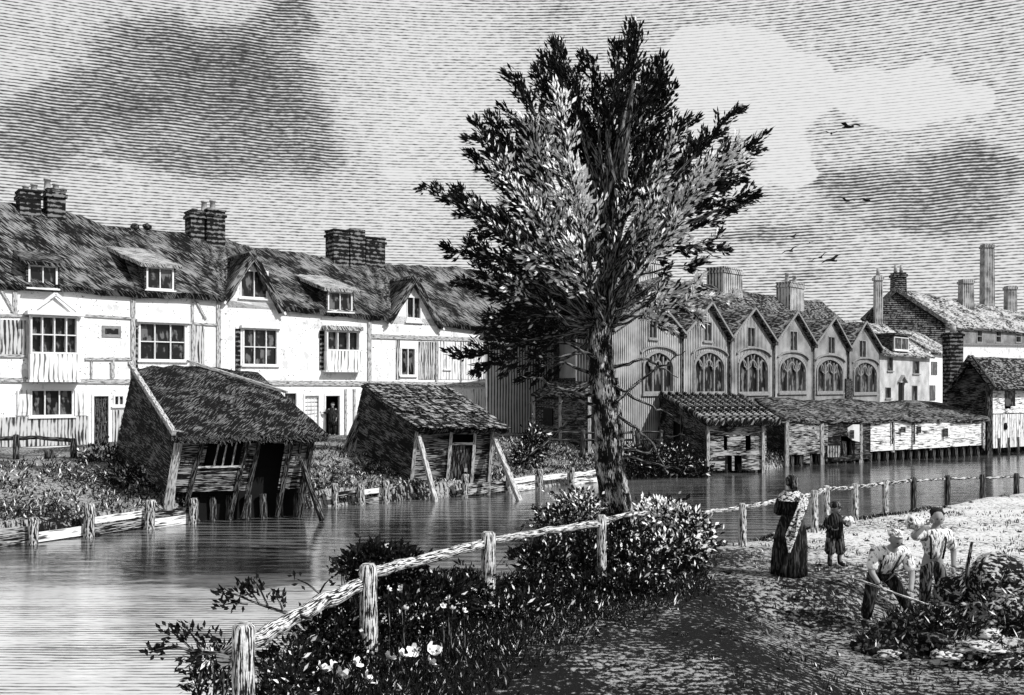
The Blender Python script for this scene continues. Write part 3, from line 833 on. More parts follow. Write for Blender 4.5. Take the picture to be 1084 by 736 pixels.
# kneelers, copings and cross roofs
for i, pk in enumerate(peaks):
    a = zz[2*i+1]; l = zz[2*i]; r = zz[2*i+2]
    rf_ = MB(); n = 5
    for e in (l, r):
        A = [F2.p(e[0], e[1], .28+(-3.9-.28)*j/n) for j in range(n+1)]; B = [F2.p(a[0], a[1]+.02, .28+(-3.9-.28)*j/n) for j in range(n+1)]
        rf_.sheet(A, B, .12, 4, .03)
    rf_.build('gable_roof', tiles, root)
    for e in (l, r):
        m = MB(); m.beam(F2.p(e[0], e[1]-.02, .3), F2.p(a[0], a[1]+.02, .3), .06, .11); m.build('barge_board', frameg, root)
for i in range(1, 6):
    s, z = zz[2*i]; m = MB(); m.tube([F2.p(s, z-.1, .1), F2.p(s, .5, .1)], .06, 6); m.box(F2.p(s, z-.15, .15), .3, .25, .25, (F2.u, F2.n, V((0, 0, 1)))); m.build('drainpipe', timberd, root)
n = 14; ss = [S0+(S1-S0)*i/n for i in range(n+1)]
vz = lambda s: CAMZ + (min(z for _, z in zz)-CAMZ) + (s-S0)/(S1-S0)*0
m = MB(); m.sheet([F2.p(s, vz(s)-.05, -.2) for s in ss], [F2.p(s, r2(s), D2) for s in ss], .2, 8, .12)
m.sheet([F2.p(s, vz(s)-.05, 2*D2) for s in ss][::-1], [F2.p(s, r2(s), D2) for s in ss][::-1], .2, 6, .1)
m.build('roof', tiles, root)
# plain return wall running back to the cottages
m = MB()
a0 = F2.p(S0, 0, -.303); b0 = V((1.6, 56, 0)); ext = V((.25, .08, 0))
zt = min(z for _, z in zz)
m.prism([V((a0.x, a0.y, -.1)), V((b0.x, b0.y, -.1)), V((b0.x, b0.y, zt+.2)), V((a0.x, a0.y, zt-.1))], ext)
m.build('return_wall', chapeld, root)
F4 = Facade(b0.x, b0.y, a0.x-b0.x, a0.y-b0.y)
for (x0, y0, x1, y1) in ((600, 425, 617, 437), (585, 400, 640, 404), (588, 352, 592, 462), (618, 345, 622, 400)):
    S_0, z_0, S_1, z_1 = F4.rect(x0, y0, x1, y1); m = MB(); F4.box(m, S_0, z_0, S_1, z_1, -.02, .1); m.build('board_panel', timberd, root)
m = MB(); m.sheet([V((a0.x-.3, a0.y-.1, zt-.25)), V((b0.x-.3, b0.y, zt+.1))], [V((a0.x+3.6, a0.y+3, r2(S0)-.1)), V((b0.x+3.2, b0.y+2.5, r2(S0)-.1))], .2, 5, .08); m.build('return_roof', tiles, root)
m = MB(); F2.box(m, S0+.3, -.1, S1-.3, zt-.3, -8.2, -8.0); F2.box(m, S1-.25, -.1, S1-.05, zt-.2, -8., -.31); F2.box(m, S0+.3, 0, S1-.3, zt-.3, -2.2, -2.1); m.build('rear_wall', chapeld, root)
chimney(F2, root, D2, 664, 274, 692, 300, 1.3, mt=brickl)
chimney(F2, root, D2, 757, 286, 777, 312, 1.2, mt=brickl)
chimney(F2, root, D2+.6, 829, 301, 844, 326, 1.0, [(833, 289), (841, 292)], mt=brickl)
m = MB(); F2.box(m, *F2.rect(894, 401, 901, 440), .0, .12); m.build('door', timberd, root)

# small house next along
root = thing('row_house', 'low streaked row house with slate roof, one dormer and small dark windows', 'house', F2.p(S1+.3, .6))
Sa, Sb = S1+.05, F2.sz(984, 400)[0]
zw = F2.sz(955, 375)[1]
m = MB(); F2.box(m, Sa, -.1, Sb, zw, -.3, -.0); w_ = m.build('wall', plaster_d, root)
rs = [F2.rect(*q) for q in ((939, 378, 945, 393), (937, 410, 943, 422), (966, 382, 973, 396), (965, 408, 971, 425))]
dr = F2.rect(951, 405, 957, 428)
c = MB()
for r in rs+[dr]: F2.box(c, *r, -.5, .3)
cut(w_, c)
for r in rs: window(F2, r, root, 1, 1, fm=frameg, fw=.05)
m = MB(); F2.box(m, *dr, -.2, -.1); dd = m.build('door', black, root)
m = MB(); s_ = (dr[0]+dr[2])/2; m.beam(F2.p(dr[0]-.2, dr[3], .1), F2.p(s_, dr[3]+.5, .1), .25, .1); m.beam(F2.p(dr[2]+.2, dr[3], .1), F2.p(s_, dr[3]+.5, .1), .25, .1); m.build('door_canopy', frameg, root)
m = MB(); n = 8; ss = [Sa-.1+(Sb-Sa+.3)*i/n for i in range(n+1)]
m.sheet([F2.p(s, zw-.1, .4) for s in ss], [F2.p(s, zw+2.6+.0*s, -3.6) for s in ss], .16, 6, .12); m.sheet([F2.p(s, zw-.1, -7.6) for s in ss][::-1], [F2.p(s, zw+2.6, -3.6) for s in ss][::-1], .16, 6, .1)
m.build('roof', tilesl, root)
m = MB(); 
for s in (Sa+.01, Sb-.26): m.prism([F2.p(s, -.1, -.303), F2.p(s, -.1, -7.2), F2.p(s, zw, -7.2), F2.p(s, zw+2.3, -3.6), F2.p(s, zw, -.303)], F2.u*.25)
F2.box(m, Sa+.3, -.1, Sb-.3, zw, -7.3, -7.1); m.build('end_wall', plaster, root)
S_0, z_0, S_1, z_1 = F2.rect(946, 357, 961, 371, .2); m = MB(); F2.box(m, S_0-.1, z_0-.1, S_1+.1, z_1+.1, -2., .17); F2.box(m, S_0-.3, z_1+.1, S_1+.3, z_1+.25, -2., .4); m.build('dormer', timberd, root)
F5 = Facade(F2.O.x+F2.n.x*.2, F2.O.y+F2.n.y*.2, F2.u.x, F2.u.y); window(F5, (S_0, z_0, S_1, z_1), root, 2, 1, rec=-.02, proud=.06, fm=frame, name='dormer_window')

# next house beyond: paler
root = thing('row_house', 'pale end house behind the boat sheds, half hidden by a brick chimney', 'house', F2.p(Sb+.3, .6))
Sc = F2.sz(1010, 400)[0]; zw2 = F2.sz(995, 373)[1]
m = MB(); F2.box(m, Sb+.02, -.1, Sc, zw2, -5., -.03); m.build('wall', plaster, root)
for q in ((986, 383, 992, 397), (984, 408, 990, 424)):
    r = F2.rect(*q); m = MB(); F2.box(m, *r, -.05, .02); m.build('window', pane, root)
m = MB(); ss = [Sb+.3+(Sc-Sb)*i/5 for i in range(6)]; m.sheet([F2.p(s, zw2-.1, .3) for s in ss], [F2.p(s, zw2+1.9, -3.) for s in ss], .16, 5, .1); m.sheet([F2.p(s, zw2-.1, -6.) for s in ss][::-1], [F2.p(s, zw2+1.9, -3.) for s in ss][::-1], .16, 5, .1); m.build('roof', tilesl, root)

# ------------------------------------------------------------------ big warehouse behind
Dw = 100.
root = thing('warehouse', 'large gabled warehouse on the skyline with long tiled roof and factory windows', 'warehouse', V((40, 100, .6)))
F6 = Facade(*(P(1000, 400, Dw).xy), 12., 8.)            # long lit wall, right of the corner
F7 = Facade(*(P(922, 400, Dw-2).xy), P(1000, 400, Dw).x-P(922, 400, Dw-2).x, 2.)   # gable wall
ap = F7.px(946, 307); l_ = F7.px(918, 334); r_ = F7.px(1000, 342)
m = MB(); m.prism([F7.px(918, 440), F7.px(1000, 440), r_, ap, l_], F7.n*-.5); m.build('gable_wall', brick, root)
e0 = F6.px(1000.5, 343, 0); e1 = F6.px(1110, 352, 0)
m = MB(); m.prism([F6.px(1000.5, 440), F6.px(1110, 440), e1, e0], F6.n*-.5); w_ = m.build('wall', chapelw, root)
c = MB(); rs = [F6.rect(x, 349, x+6, 363) for x in (1013, 1034, 1054, 1075)]
for r in rs: F6.box(c, *r, -.7, .3)
cut(w_, c)
for r in rs: window(F6, r, root, 1, 2, fm=frameg, fw=.12, bar=.1, rec=-.3)
n = 10
rdir = (e1-e0)
m = MB(); A = [e0+rdir*(i/n)+F6.n*.5-V((0, 0, .2)) for i in range(n+1)]; a2 = P(946, 305, Dw+1); b2 = P(1110, 336, Dw+24)
B = [a2.lerp(b2, i/n) for i in range(n+1)]
m.sheet(A, B, .3, 8, .4, slope_noise=.6)
C_ = [p+(p-q)*.6 for p, q in zip(B, A)]; C_ = [V((p.x, p.y, q.z)) for p, q in zip(C_, A)]
m.sheet(C_[::-1], B[::-1], .3, 5, .3, slope_noise=.6); m.build('roof', tilesl, root)
m = MB(); m.beam(l_+F7.n*.2-V((.6, 0, .5)), ap+F7.n*.2, .5, .4); m.beam(r_+F7.n*.2, ap+F7.n*.2, .5, .4); m.build('coping', timberd, root)
Fs = Facade(0, Dw+2, 1, .01)
def stack(rt, x0, y0, x1, y1, pots=(), mt=brickl, nm='chimney', D=None):
    F = Facade(0, D or Dw+2, 1, .01); S0, z0, S1, z1 = F.rect(x0, y0, x1, y1)
    m = MB(); w = S1-S0; tp = .12*w
    p = F.p
    m.hexa([p(S0-tp, z0-4, w/2), p(S1+tp, z0-4, w/2), p(S1+tp, z0-4, -w/2), p(S0-tp, z0-4, -w/2), p(S0, z1, w/2), p(S1, z1, w/2), p(S1, z1, -w/2), p(S0, z1, -w/2)])
    F.box(m, S0-.12, z1-.5, S1+.12, z1-.2, -w/2-.12, w/2+.12)
    c = m.build(nm, mt, rt)
    for px, pt in pots:
        s, zt = F.sz(px, pt); pm = MB(); pm.tube([p(s, z1), p(s, zt)], [.22, .16], 8); pm.build('chimney_pot', pot, c)
stack(root, 945, 289, 957, 312, [(948, 281), (954, 281)], brick)
stack(root, 1017, 296, 1028, 318, D=108); stack(root, 926, 292, 933, 345, [(929.5, 284)], D=97)
for lab, q, dd_ in (('tallest square factory chimney on the right skyline', (1040, 259, 1050, 330), 128), ('shorter tapering factory chimney at the far right edge of the skyline', (1065, 303, 1074, 338), 134)):
    rt = thing('factory_chimney', lab, 'chimney', P(q[0]+5, 425, dd_), group='factory chimneys on the skyline')
    stack(rt, *q, D=dd_, nm='shaft')
    F = Facade(0, dd_, 1, .01); S0_, z0_, S1_, z1_ = F.rect(*q); m = MB(); w_ = (S1_-S0_)*1.24
    m.box(F.p((S0_+S1_)/2, (z0_-4+.5)/2), w_*1.1, w_*1.1, z0_-4-.5); m.build('base', brickl, rt)

# boarded lean-to against the return wall, left of the trunk
root = thing('lean_to', 'dark boarded lean-to against the hall end wall, left of the tree trunk', 'shed', V((2.2, 45, .5)))
la, lb = V((1.15, 46.5, 0)), V((3.5, 41.8, 0))
def lz(p, z): return V((p.x, p.y, z))
m = MB()
uu = (lb-la).normalized(); nn_ = V((uu.y, -uu.x, 0)); L_ = (lb-la).length
for i in range(15):
    z0_ = .2+i*.17
    m.beam(lz(la, z0_+.08)+nn_*(.02+.02*(i % 2)), lz(lb, z0_+.08)+nn_*(.02+.02*((i+1) % 2)), .05, .155, up=V((0, 0, 1)))
m.build('board_wall', sidingd, root)
m = MB(); m.sheet([lz(la, 2.65)+nn_*.3, lz(lb, 2.65)+nn_*.3], [lz(la, 3.3)-nn_*.9, lz(lb, 3.3)-nn_*.9], .1, 4, .05); m.build('roof', tiles, root)
for k_ in (0, .5, 1):
    m = MB(); q_ = la.lerp(lb, k_)+nn_*.08; m.beam(lz(q_, 0), lz(q_, 2.7), .14, .14); m.build('post', timber, root)
m = MB(); q_ = la.lerp(lb, .28)+nn_*.09; m.box(lz(q_, 1.6), .9, .06, .8, (uu, nn_, V((0, 0, 1)))); m.build('hatch', black, root)
# ------------------------------------------------------------------ timber siding
def siding(mb, p00, p10, p11, p01, bh=.17, holes=(), th=.035, vertical=False, gap=.0, jit=.012, rag=0.):
    """overlapping boards on the quad p00-p10-p11-p01 (bottom left, bottom right, top right, top left); holes in 0..1"""
    if vertical:
        q = [p00, p01, p11, p10]; holes = [(b, a, d, c) for a, b, c, d in holes]
    else: q = [p00, p10, p11, p01]
    q = [V(x) for x in q]
    n = (V(p10)-V(p00)).cross(V(p01)-V(p00)).normalized()
    H = ((q[3]-q[0]).length+(q[2]-q[1]).length)/2
    L = ((q[1]-q[0]).length+(q[2]-q[3]).length)/2
    rows = max(2, int(H/bh))
    def pt(s, t): return q[0].lerp(q[1], s).lerp(q[3].lerp(q[2], s), t)
    for i in range(rows):
        t0, t1 = i/rows, (i+1)/rows
        iv = [(0., 1.)]
        for a, b, c, d in holes:
            if t0 < d-.01 and t1 > b+.01:
                nv = []
                for x0, x1 in iv:
                    if c <= x0 or a >= x1: nv.append((x0, x1)); continue
                    if a > x0: nv.append((x0, a))
                    if c < x1: nv.append((c, x1))
                iv = nv
        for x0, x1 in iv:
            cuts = [x0]
            while (x1-cuts[-1])*L > 2.6: cuts.append(cuts[-1]+R(1.2, 2.2)/L)
            cuts.append(x1)
            for a, b in zip(cuts, cuts[1:]):
                if b-a < .004: continue
                ja, jb = R(-jit, jit)/H, R(-jit, jit)/H
                o0, o1 = th*R(.8, 1.3), th*R(.25, .5)
                e = R(-rag, rag)/L if rag else 0
                lo0, lo1, hi = t0-gap/H+ja, t0-gap/H+jb, t1-.004/H
                c8 = [pt(a, lo0), pt(b, lo1), pt(b, hi), pt(a, hi)]
                P8 = [c8[0]+n*o0, c8[1]+n*o0, c8[1]-n*.01, c8[0]-n*.01, c8[3]+n*o1, c8[2]+n*o1, c8[2]-n*.01, c8[3]-n*.01]
                mb.hexa(P8, 0, along=(c8[1]-c8[0]).normalized())

def piles(root, pts, z1, r=.09, mt=timberd, zb=-1.7):
    for x, y in pts:
        m = MB(); j = R(-.1, .1); m.tube([(x+j, y, zb), (x, y, (zb+z1)/2), (x+R(-.03, .03), y, z1)], [r, r*R(.9, 1.1), r*.95], 8, jit=.08); m.build('pile', mt, root)

def hull(root, back, mt=black):  # black block standing in for the shade inside and under a shed
    m = MB(); m.hexa(back); m.build('shade_block', mt, root)

# ---------------- near leaning shed
g_sheds = 'leaning boat sheds on the far bank'
root = thing('boat_shed', 'largest leaning boat shed with rough dark thatch and black open doorway over the water', 'shed', (-9.3, 26.6, -.8), group=g_sheds)
D1 = 26.6
fl_b = P(176, 520, D1); fl_t = P(191, 457, D1); fr_b = P(322, 516, 28.0); fr_t = P(331, 456, 28.0)
bl_b = P(122, 482, 31.0); bl_t = P(141, 393, 31.0); br_b = P(300, 470, 32.4); br_t = P(268, 398, 31.6)
for nm, q, holes, mt, kw in (
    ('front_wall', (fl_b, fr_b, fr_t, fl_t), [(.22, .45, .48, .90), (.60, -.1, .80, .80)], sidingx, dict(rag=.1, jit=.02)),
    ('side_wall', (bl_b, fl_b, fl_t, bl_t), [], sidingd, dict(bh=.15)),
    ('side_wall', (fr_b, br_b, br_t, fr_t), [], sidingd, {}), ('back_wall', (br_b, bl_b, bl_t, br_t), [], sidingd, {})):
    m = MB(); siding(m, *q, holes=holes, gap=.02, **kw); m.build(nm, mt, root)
# window bars and posts
def post(root, a, b, w=.13, mt=timber, nm='post', jit=.15): m = MB(); m.beam(a, b, w, w, jit=jit); return m.build(nm, mt, root)
def on(q, s, t, off=0.):
    n = (V(q[1])-V(q[0])).cross(V(q[3])-V(q[0])).normalized(); return V(q[0]).lerp(V(q[1]), s).lerp(V(q[3]).lerp(V(q[2]), s), t)+n*off
FQ = (fl_b, fr_b, fr_t, fl_t)
post(root, P(174, 556, D1-.1), on(FQ, 0, 1.02, .06), .17, timber); post(root, P(180, 556, D1-.05), on(FQ, .015, .5, .1), .1, timber)
for s in (.18, .51, .60, .85): post(root, on(FQ, s-.02, -.5, .05), on(FQ, s, 1., .06), .11, timberd)
for s in (.30, .36, .43): post(root, on(FQ, s, .4, .0), on(FQ, s, .93, .0), .04, timber, 'window_bar')
post(root, on(FQ, .18, .4, .07), on(FQ, .52, .4, .07), .06, timber, 'window_sill'); post(root, on(FQ, .92, .6, .05), on(FQ, .92, .85, .05), .08, timberd, 'shutter')
post(root, P(319, 488, 27.8), P(341, 551, 27.0), .13, timberd, 'prop'); post(root, on(FQ, 1, -.7, .02), on(FQ, 1, 1.02, .06), .16, timberd)
# roof
m = MB(); n = 12
EA = [on(FQ, -.06+1.16*i/n, 1.03, .45)+V((0, 0, -.12)) for i in range(n+1)]
RB = [bl_t.lerp(br_t, -.02+1.06*i/n)+V((0, 0, .12+.12*math.sin(i/n*PI))) for i in range(n+1)]
m.sheet(EA, RB, .2, 10, .12, slope_noise=1.8)
rt_ = m.build('roof', shedroof, root)
m = MB()
for k in range(420):   # ragged straw on the eave and ridge
    s = R(0, 1); i = min(n-1, int(s*n)); a = EA[i].lerp(EA[i+1], s*n-i); b = RB[i].lerp(RB[i+1], s*n-i)
    tt = random.choice((0, 0, 0, R(0, 1), 1)); p = a.lerp(b, tt)+V((0, 0, R(-.12, .04)))
    d = (a-b).normalized()*1.+V((R(-.5, .5), R(-.3, .3), R(-.5, .4)))
    m.leaf(p, d, V((R(-1, 1), -1, 1)), R(.12, .32), .04, 0)
tag(m.build('loose_straw', shedroof2, rt_), kind='stuff')
m = MB(); m.beam(bl_t+V((0, -.3, .25)), on(FQ, -.05, 1.0, .5)+V((0, 0, .03)), .12, .14); m.build('barge_board', timber, root)
m = MB(); m.beam(RB[7].lerp(EA[7], .0)+V((-.6, 0, .2)), RB[12].lerp(EA[12], .45)+V((0, 0, .2)), .1, .08, jit=.2); m.build('roof_pole', timber, root)
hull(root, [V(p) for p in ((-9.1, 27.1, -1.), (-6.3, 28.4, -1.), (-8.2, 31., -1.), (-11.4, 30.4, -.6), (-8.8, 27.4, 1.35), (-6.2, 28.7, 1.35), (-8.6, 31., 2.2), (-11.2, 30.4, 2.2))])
piles(root, [on(FQ, s, 0, -.25).xy for s in (.05, .2, .33, .45, .58, .7, .82, .95)], -.1, .11)
piles(root, [on(FQ, s, 0, -1.5).xy for s in (.15, .35, .55, .75, .95)], .0, .11)

# ---------------- second leaning shed
root = thing('boat_shed', 'smaller leaning shed with plank roof, shut door and two slanting props', 'shed', (-3.5, 33, -.8), group=g_sheds)
fl_b, fl_t, fr_b, fr_t = P(434, 524, 33), P(441, 454, 33), P(517, 521, 33.8), P(521, 454, 33.8)
bl_b, bl_t, br_b, br_t = P(368, 484, 36.6), P(384, 411, 36.6), P(490, 480, 37.2), P(474, 414, 37.2)
FQ = (fl_b, fr_b, fr_t, fl_t); SQ = (bl_b, fl_b, fl_t, bl_t)
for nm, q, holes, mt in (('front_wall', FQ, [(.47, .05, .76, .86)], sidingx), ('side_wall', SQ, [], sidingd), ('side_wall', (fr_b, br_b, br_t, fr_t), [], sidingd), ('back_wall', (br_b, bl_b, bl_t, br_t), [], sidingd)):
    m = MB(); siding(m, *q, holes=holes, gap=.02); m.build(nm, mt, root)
for s in (0., .455, .77, 1.): post(root, on(FQ, s, -.28 if s in (0., 1.) else -.02, .05), on(FQ, s, 1., .06), .11, timber)
a, b = on(FQ, .48, .04, -.02), on(FQ, .755, .04, -.02); c_, d_ = on(FQ, .755, .74, -.02), on(FQ, .48, .74, -.02)
m = MB(); siding(m, a, b, c_, d_, bh=.2, vertical=True); dd = m.build('door', sidingd, root)
m = MB(); m.beam(on(FQ, .66, .36, .05), on(FQ, .70, .36, .05), .03, .12); m.build('handle', steel, dd)
post(root, on(FQ, .45, .77, .06), on(FQ, .78, .77, .06), .09, timber, 'lintel')
post(root, P(443, 461, 32.7), P(464, 541, 31.6), .13, timber, 'prop'); post(root, P(523, 464, 33.6), P(551, 532, 32.), .15, timber, 'prop')
for k in range(6):   # loose planks leaning on the left end
    x = 362+k*5; post(root, P(x, 482+k*.6, 36.2), P(x+19-k*1, 438+k, 36.5), .17, sidingm, 'leaning_plank')
m = MB(); n = 12
EA = [on(FQ, -.03+1.2*i/n, 1.04, .5)+V((0, 0, -.1+.05*math.sin(i*2.1))) for i in range(n+1)]
RB = [bl_t.lerp(br_t, -.02+1.04*i/n)+V((0, 0, .15)) for i in range(n+1)]
m.sheet(EA, RB, .1, 8, .06, slope_noise=1.8)
# ridged roof boards
rt_ = m.build('roof', shedroof, root)
m = MB()
for i in range(26):
    s = (i+.5)/26; j = min(n-1, int(s*n)); a = EA[j].lerp(EA[j+1], s*n-j); b = RB[j].lerp(RB[j+1], s*n-j)
    for k in range(3):
        a1 = a.lerp(b, k/3-.03); b1 = a.lerp(b, (k+1)/3); m.beam(a1+V((0, 0, .10-.01*k+R(0, .05))), b1+V((R(-.1, .1), 0, .05)), R(.12, .2), .03, jit=.25)
m.build('roof_board', shedroof2, rt_)
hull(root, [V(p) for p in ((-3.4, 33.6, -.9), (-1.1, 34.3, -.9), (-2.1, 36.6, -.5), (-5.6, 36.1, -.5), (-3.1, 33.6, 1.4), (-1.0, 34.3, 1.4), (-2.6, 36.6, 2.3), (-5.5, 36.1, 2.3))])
piles(root, [on(FQ, s, 0, -.3).xy for s in (.1, .3, .5, .7, .9)], -.2, .1)

# ---------------- third shed (corrugated boards)
root = thing('boat_shed', 'squat weathered shed with ridged board roof and two black hatches at the waterline', 'shed', (9, 42.5, -.8), group=g_sheds)
D3 = 41.5
fl_b, fl_t, fr_b, fr_t = P(749, 498, D3), P(749, 451, D3), P(811, 497, D3+.6), P(811, 450, D3+.6)
bl_b, bl_t, br_b, br_t = P(698, 480, D3+4.5), P(700, 421, D3+4.5), P(790, 470, D3+5), P(783, 423, D3+5)
FQ = (fl_b, fr_b, fr_t, fl_t); SQ = (bl_b, fl_b, fl_t, bl_t)
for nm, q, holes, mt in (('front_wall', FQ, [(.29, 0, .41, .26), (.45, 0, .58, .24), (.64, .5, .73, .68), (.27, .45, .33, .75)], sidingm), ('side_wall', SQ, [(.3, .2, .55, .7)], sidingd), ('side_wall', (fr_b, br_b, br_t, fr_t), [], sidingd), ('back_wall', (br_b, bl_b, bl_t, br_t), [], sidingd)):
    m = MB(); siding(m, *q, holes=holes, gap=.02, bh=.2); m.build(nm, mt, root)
for s in (0., .94): post(root, on(FQ, s, -.1, .05), on(FQ, s, 1., .06), .13, timber)
for s in (.0, .5, 1.): post(root, on(SQ, s, -.1, .05), on(SQ, s, 1., .06), .13, timberd)
m = MB(); n = 10
EA = [on(FQ, -.02+1.16*i/n, 1.04, .35) for i in range(n+1)]; RB = [bl_t.lerp(br_t, i/n)+V((0, 0, .12)) for i in range(n+1)]
m.sheet(EA, RB, .1, 6, .05); rt_ = m.build('roof', shedroof, root)
m = MB()
for i in range(11):
    s = i/10; j = min(n-1, int(s*n)); a = EA[j].lerp(EA[j+1], s*n-j); b = RB[j].lerp(RB[j+1], s*n-j)
    m.tube([a+V((0, -.1, .08)), b+V((0, 0, .1))], [.15, .11], 6)
m.build('roof_ridge', shedroof2, rt_)
hull(root, [V(p) for p in ((9.0, 42.2, -.7), (11., 42.8, -.7), (11.2, 45.6, -.5), (7.6, 45., -.5), (9.0, 42.2, 1.), (11., 42.8, 1.), (11.2, 45.6, 2.), (7.6, 45., 2.))])
piles(root, [on(FQ, s, 0, -.3).xy for s in (.05, .35, .6, .95)], -.4, .1)

# ---------------- long shed
root = thing('boat_house', 'long low boathouse with tiled roof, patchwork white plank front and piles', 'boathouse', (18, 47, -.8))
D4 = 45.5
fl_b, fl_t, fr_b, fr_t = P(833, 492, D4), P(833, 446, D4), P(1042, 477, 52.), P(1042, 446, 52.)
bl_b, bl_t, br_b, br_t = P(800, 480, D4+4), P(801, 424, D4+4), P(1034, 465, 57), P(1030, 428, 57)
FQ = (fl_b, fr_b, fr_t, fl_t)
segs = [(0, .185, sidingm, -.0, [(.05, 0., .40, .2), (.55, 0, .95, .22)]), (.185, .39, sidingd, 0, [(.3, .15, .62, .55)]), (.39, .60, sidingl, 0, []), (.60, .80, sidingl, .06, []), (.80, 1., sidingl, .03, [])]
for k, (s0, s1, mt, o, hl) in enumerate(segs):
    q = (on(FQ, s0, 0 if k < 2 else .2, o), on(FQ, s1, 0 if k < 2 else .2, o), on(FQ, s1, 1, o), on(FQ, s0, 1, o))
    m = MB(); siding(m, *q, holes=hl, gap=.01, bh=.22, th=.03 if mt is not sidingl else .02); m.build('front_wall', mt, root)
m = MB(); siding(m, bl_b, fl_b, fl_t, bl_t); m.build('side_wall', sidingd, root)
m = MB(); siding(m, fr_b, br_b, br_t, fr_t); m.build('side_wall', sidingm, root)
m = MB(); siding(m, br_b, bl_b, bl_t, br_t, bh=.4); m.build('back_wall', sidingm, root)
for px in (833, 870, 911, 945, 985, 1041):
    s = (px-833)/209; s = s/(s+(1-s)*52./45.5) if False else s
    a = P(px, 495, D4+(52-D4)*s-.15); post(root, V((a.x, a.y, -1.2 if px < 930 else -.35)), P(px, 447, D4+(52-D4)*s-.15), .17 if px < 950 else .1, timber if px < 930 else railm)
# pale pentagon panel, hatches
m = MB(); D_5 = D4+6.5*.33-.35; m.prism([P(891, 457, D_5), P(903, 449.5, D_5), P(910, 449.5, D_5+.1), P(910, 468, D_5+.1), P(902, 466, D_5)], V((0, .05, 0))); m.build('white_panel', frame, root)
for px, py, w_, h_ in ((902, 460, 4, 9), (956, 455, 5, 6), (973, 455, 4, 7), (1001, 458, 5, 9), (882, 478, 14, 12)):
    Dq = D4+6.5*(px-833)/209-.42; a, b = P(px-w_/2, py+h_/2, Dq), P(px+w_/2, py-h_/2, Dq)
    m = MB(); m.box((a+b)/2, b.x-a.x, .06, b.z-a.z); f_ = m.build('hatch', timberd if w_ < 10 else sidingd, root)
    if w_ == 14:
        g_ = MB()
        for k in range(5): x = a.x+(b.x-a.x)*(k+.5)/5; g_.beam((x, a.y-.06, a.z), (x, a.y-.06, b.z), .08, .04)
        g_.build('slat', timber, f_)
for px, x1 in ((945, 951), (968, 968)):
    post(root, P(px, 470, D4+6.5*(px-833)/209-.35), P(px, 447, D4+6.5*(px-833)/209-.35), .06, timberd, 'batten')
m = MB(); n = 30
EA = [on(FQ, -.03+1.05*i/n, 1.03, .16)+V((0, 0, .06*math.sin(i*.9))) for i in range(n+1)]; RB = [bl_t.lerp(br_t, -.01+1.02*i/n)+V((0, 0, .12+.06*math.sin(i*.7))) for i in range(n+1)]
m.sheet(EA, RB, .14, 8, .10); m.build('roof', tiles, root)
hull(root, [V(p) for p in ((13.4, 46.3, -.7), (25.6, 52.8, -.7), (26.5, 56, -.5), (13.2, 49, -.5), (13.4, 46.3, 1.), (25.6, 52.8, 1.), (26.5, 56, 1.7), (13.2, 49, 1.7))])
pp = []
for k in range(24):
    s = .03+k*.041; pp.append(on(FQ, s, 0, -.2).xy)
piles(root, pp, .3, .16); piles(root, [(x+.25, y+1.2) for x, y in pp], .3, .16)

# ---------------- weatherboarded house at the right edge
root = thing('boat_house', 'tall weatherboarded riverside house with dark gable at the right edge', 'boathouse', (27, 54, -.8))
a0, a1, a2 = P(1003, 490, 55.5), P(1046, 490, 53.), P(1125, 490, 58.)
def zat(p, py): return CAMZ+(HY-py)/FPX*p.y
def up(p, py): return V((p.x, p.y, zat(p, py)))
mid = (a0+a1)/2; mid = P(1024, 490, 54.2)
m = MB(); siding(m, up(a0, 478), up(a1, 476), up(a1, 410), up(a0, 412), bh=.22); 
for i in range(6):
    t0, t1 = i/6, (i+.97)/6
    l0 = up(a0, 412).lerp(up(mid, 381), t0); r0 = up(a1, 410).lerp(up(mid, 381), t0); l1 = up(a0, 412).lerp(up(mid, 381), t1); r1 = up(a1, 410).lerp(up(mid, 381), t1)
    nn = V((-.3, -1, 0))*.04; m.hexa([l0+nn, r0+nn, r0, l0, l1+nn*.4, r1+nn*.4, r1, l1], 0, along=(r0-l0).normalized())
m.build('gable_wall', sidingd, root)
m = MB(); siding(m, up(a1, 438), up(a2, 436), up(a2, 402), up(a1, 404), bh=.25, holes=[(.2, .2, .28, .8)]); m.build('upper_wall', sidingl, root)
m = MB(); siding(m, up(a1, 475), up(a2, 470), up(a2, 437), up(a1, 439), bh=.25, vertical=True, holes=[]); m.build('lower_wall', sidingl, root)
q = (up(a1, 475), up(a2, 470), up(a2, 402), up(a1, 404))
m = MB(); r0 = on(q, .2, .62, -.08); r1 = on(q, .28, .9, -.08); m.box((r0+r1)/2, (r1-r0).length*.8, .1, r1.z-r0.z); m.build('window', pane, root)
m = MB(); m.blob(on(q, .2, .32, .05), (.18, .08, .2), lv=2); m.build('round_vent', black, root)
m = MB(); m.beam(up(a1, 492)+V((0, -.1, 0)), up(a1, 405)+V((0, -.1, 0)), .3, .25); m.build('corner_post', timberd, root)
for e, ee in ((a0, 414), (a1, 412)):
    m = MB(); m.beam(up(e, ee)+V((0, -.4, 0))+(e-mid)*.12, up(mid, 378)+V((0, -.4, 0)), .16, .3); m.build('barge_board', timberd, root)
rd = a2-a1; rd.z = 0
m = MB(); n = 8
EA = [up(a1, 410)+V((.3, -.5, -.1))+rd*(-.03+1.1*i/n) for i in range(n+1)]; RB = [up(mid, 378)+V((0, -.5, .0))+rd*(-.03+1.1*i/n) for i in range(n+1)]
m.sheet(EA, RB, .15, 6, .08)
EL = [up(a0, 412)+V((-.3, -.4, -.1))+rd*(-.03+1.1*i/n) for i in range(n+1)]
m.sheet(EL[::-1], RB[::-1], .15, 6, .08); m.build('roof', tiles, root)
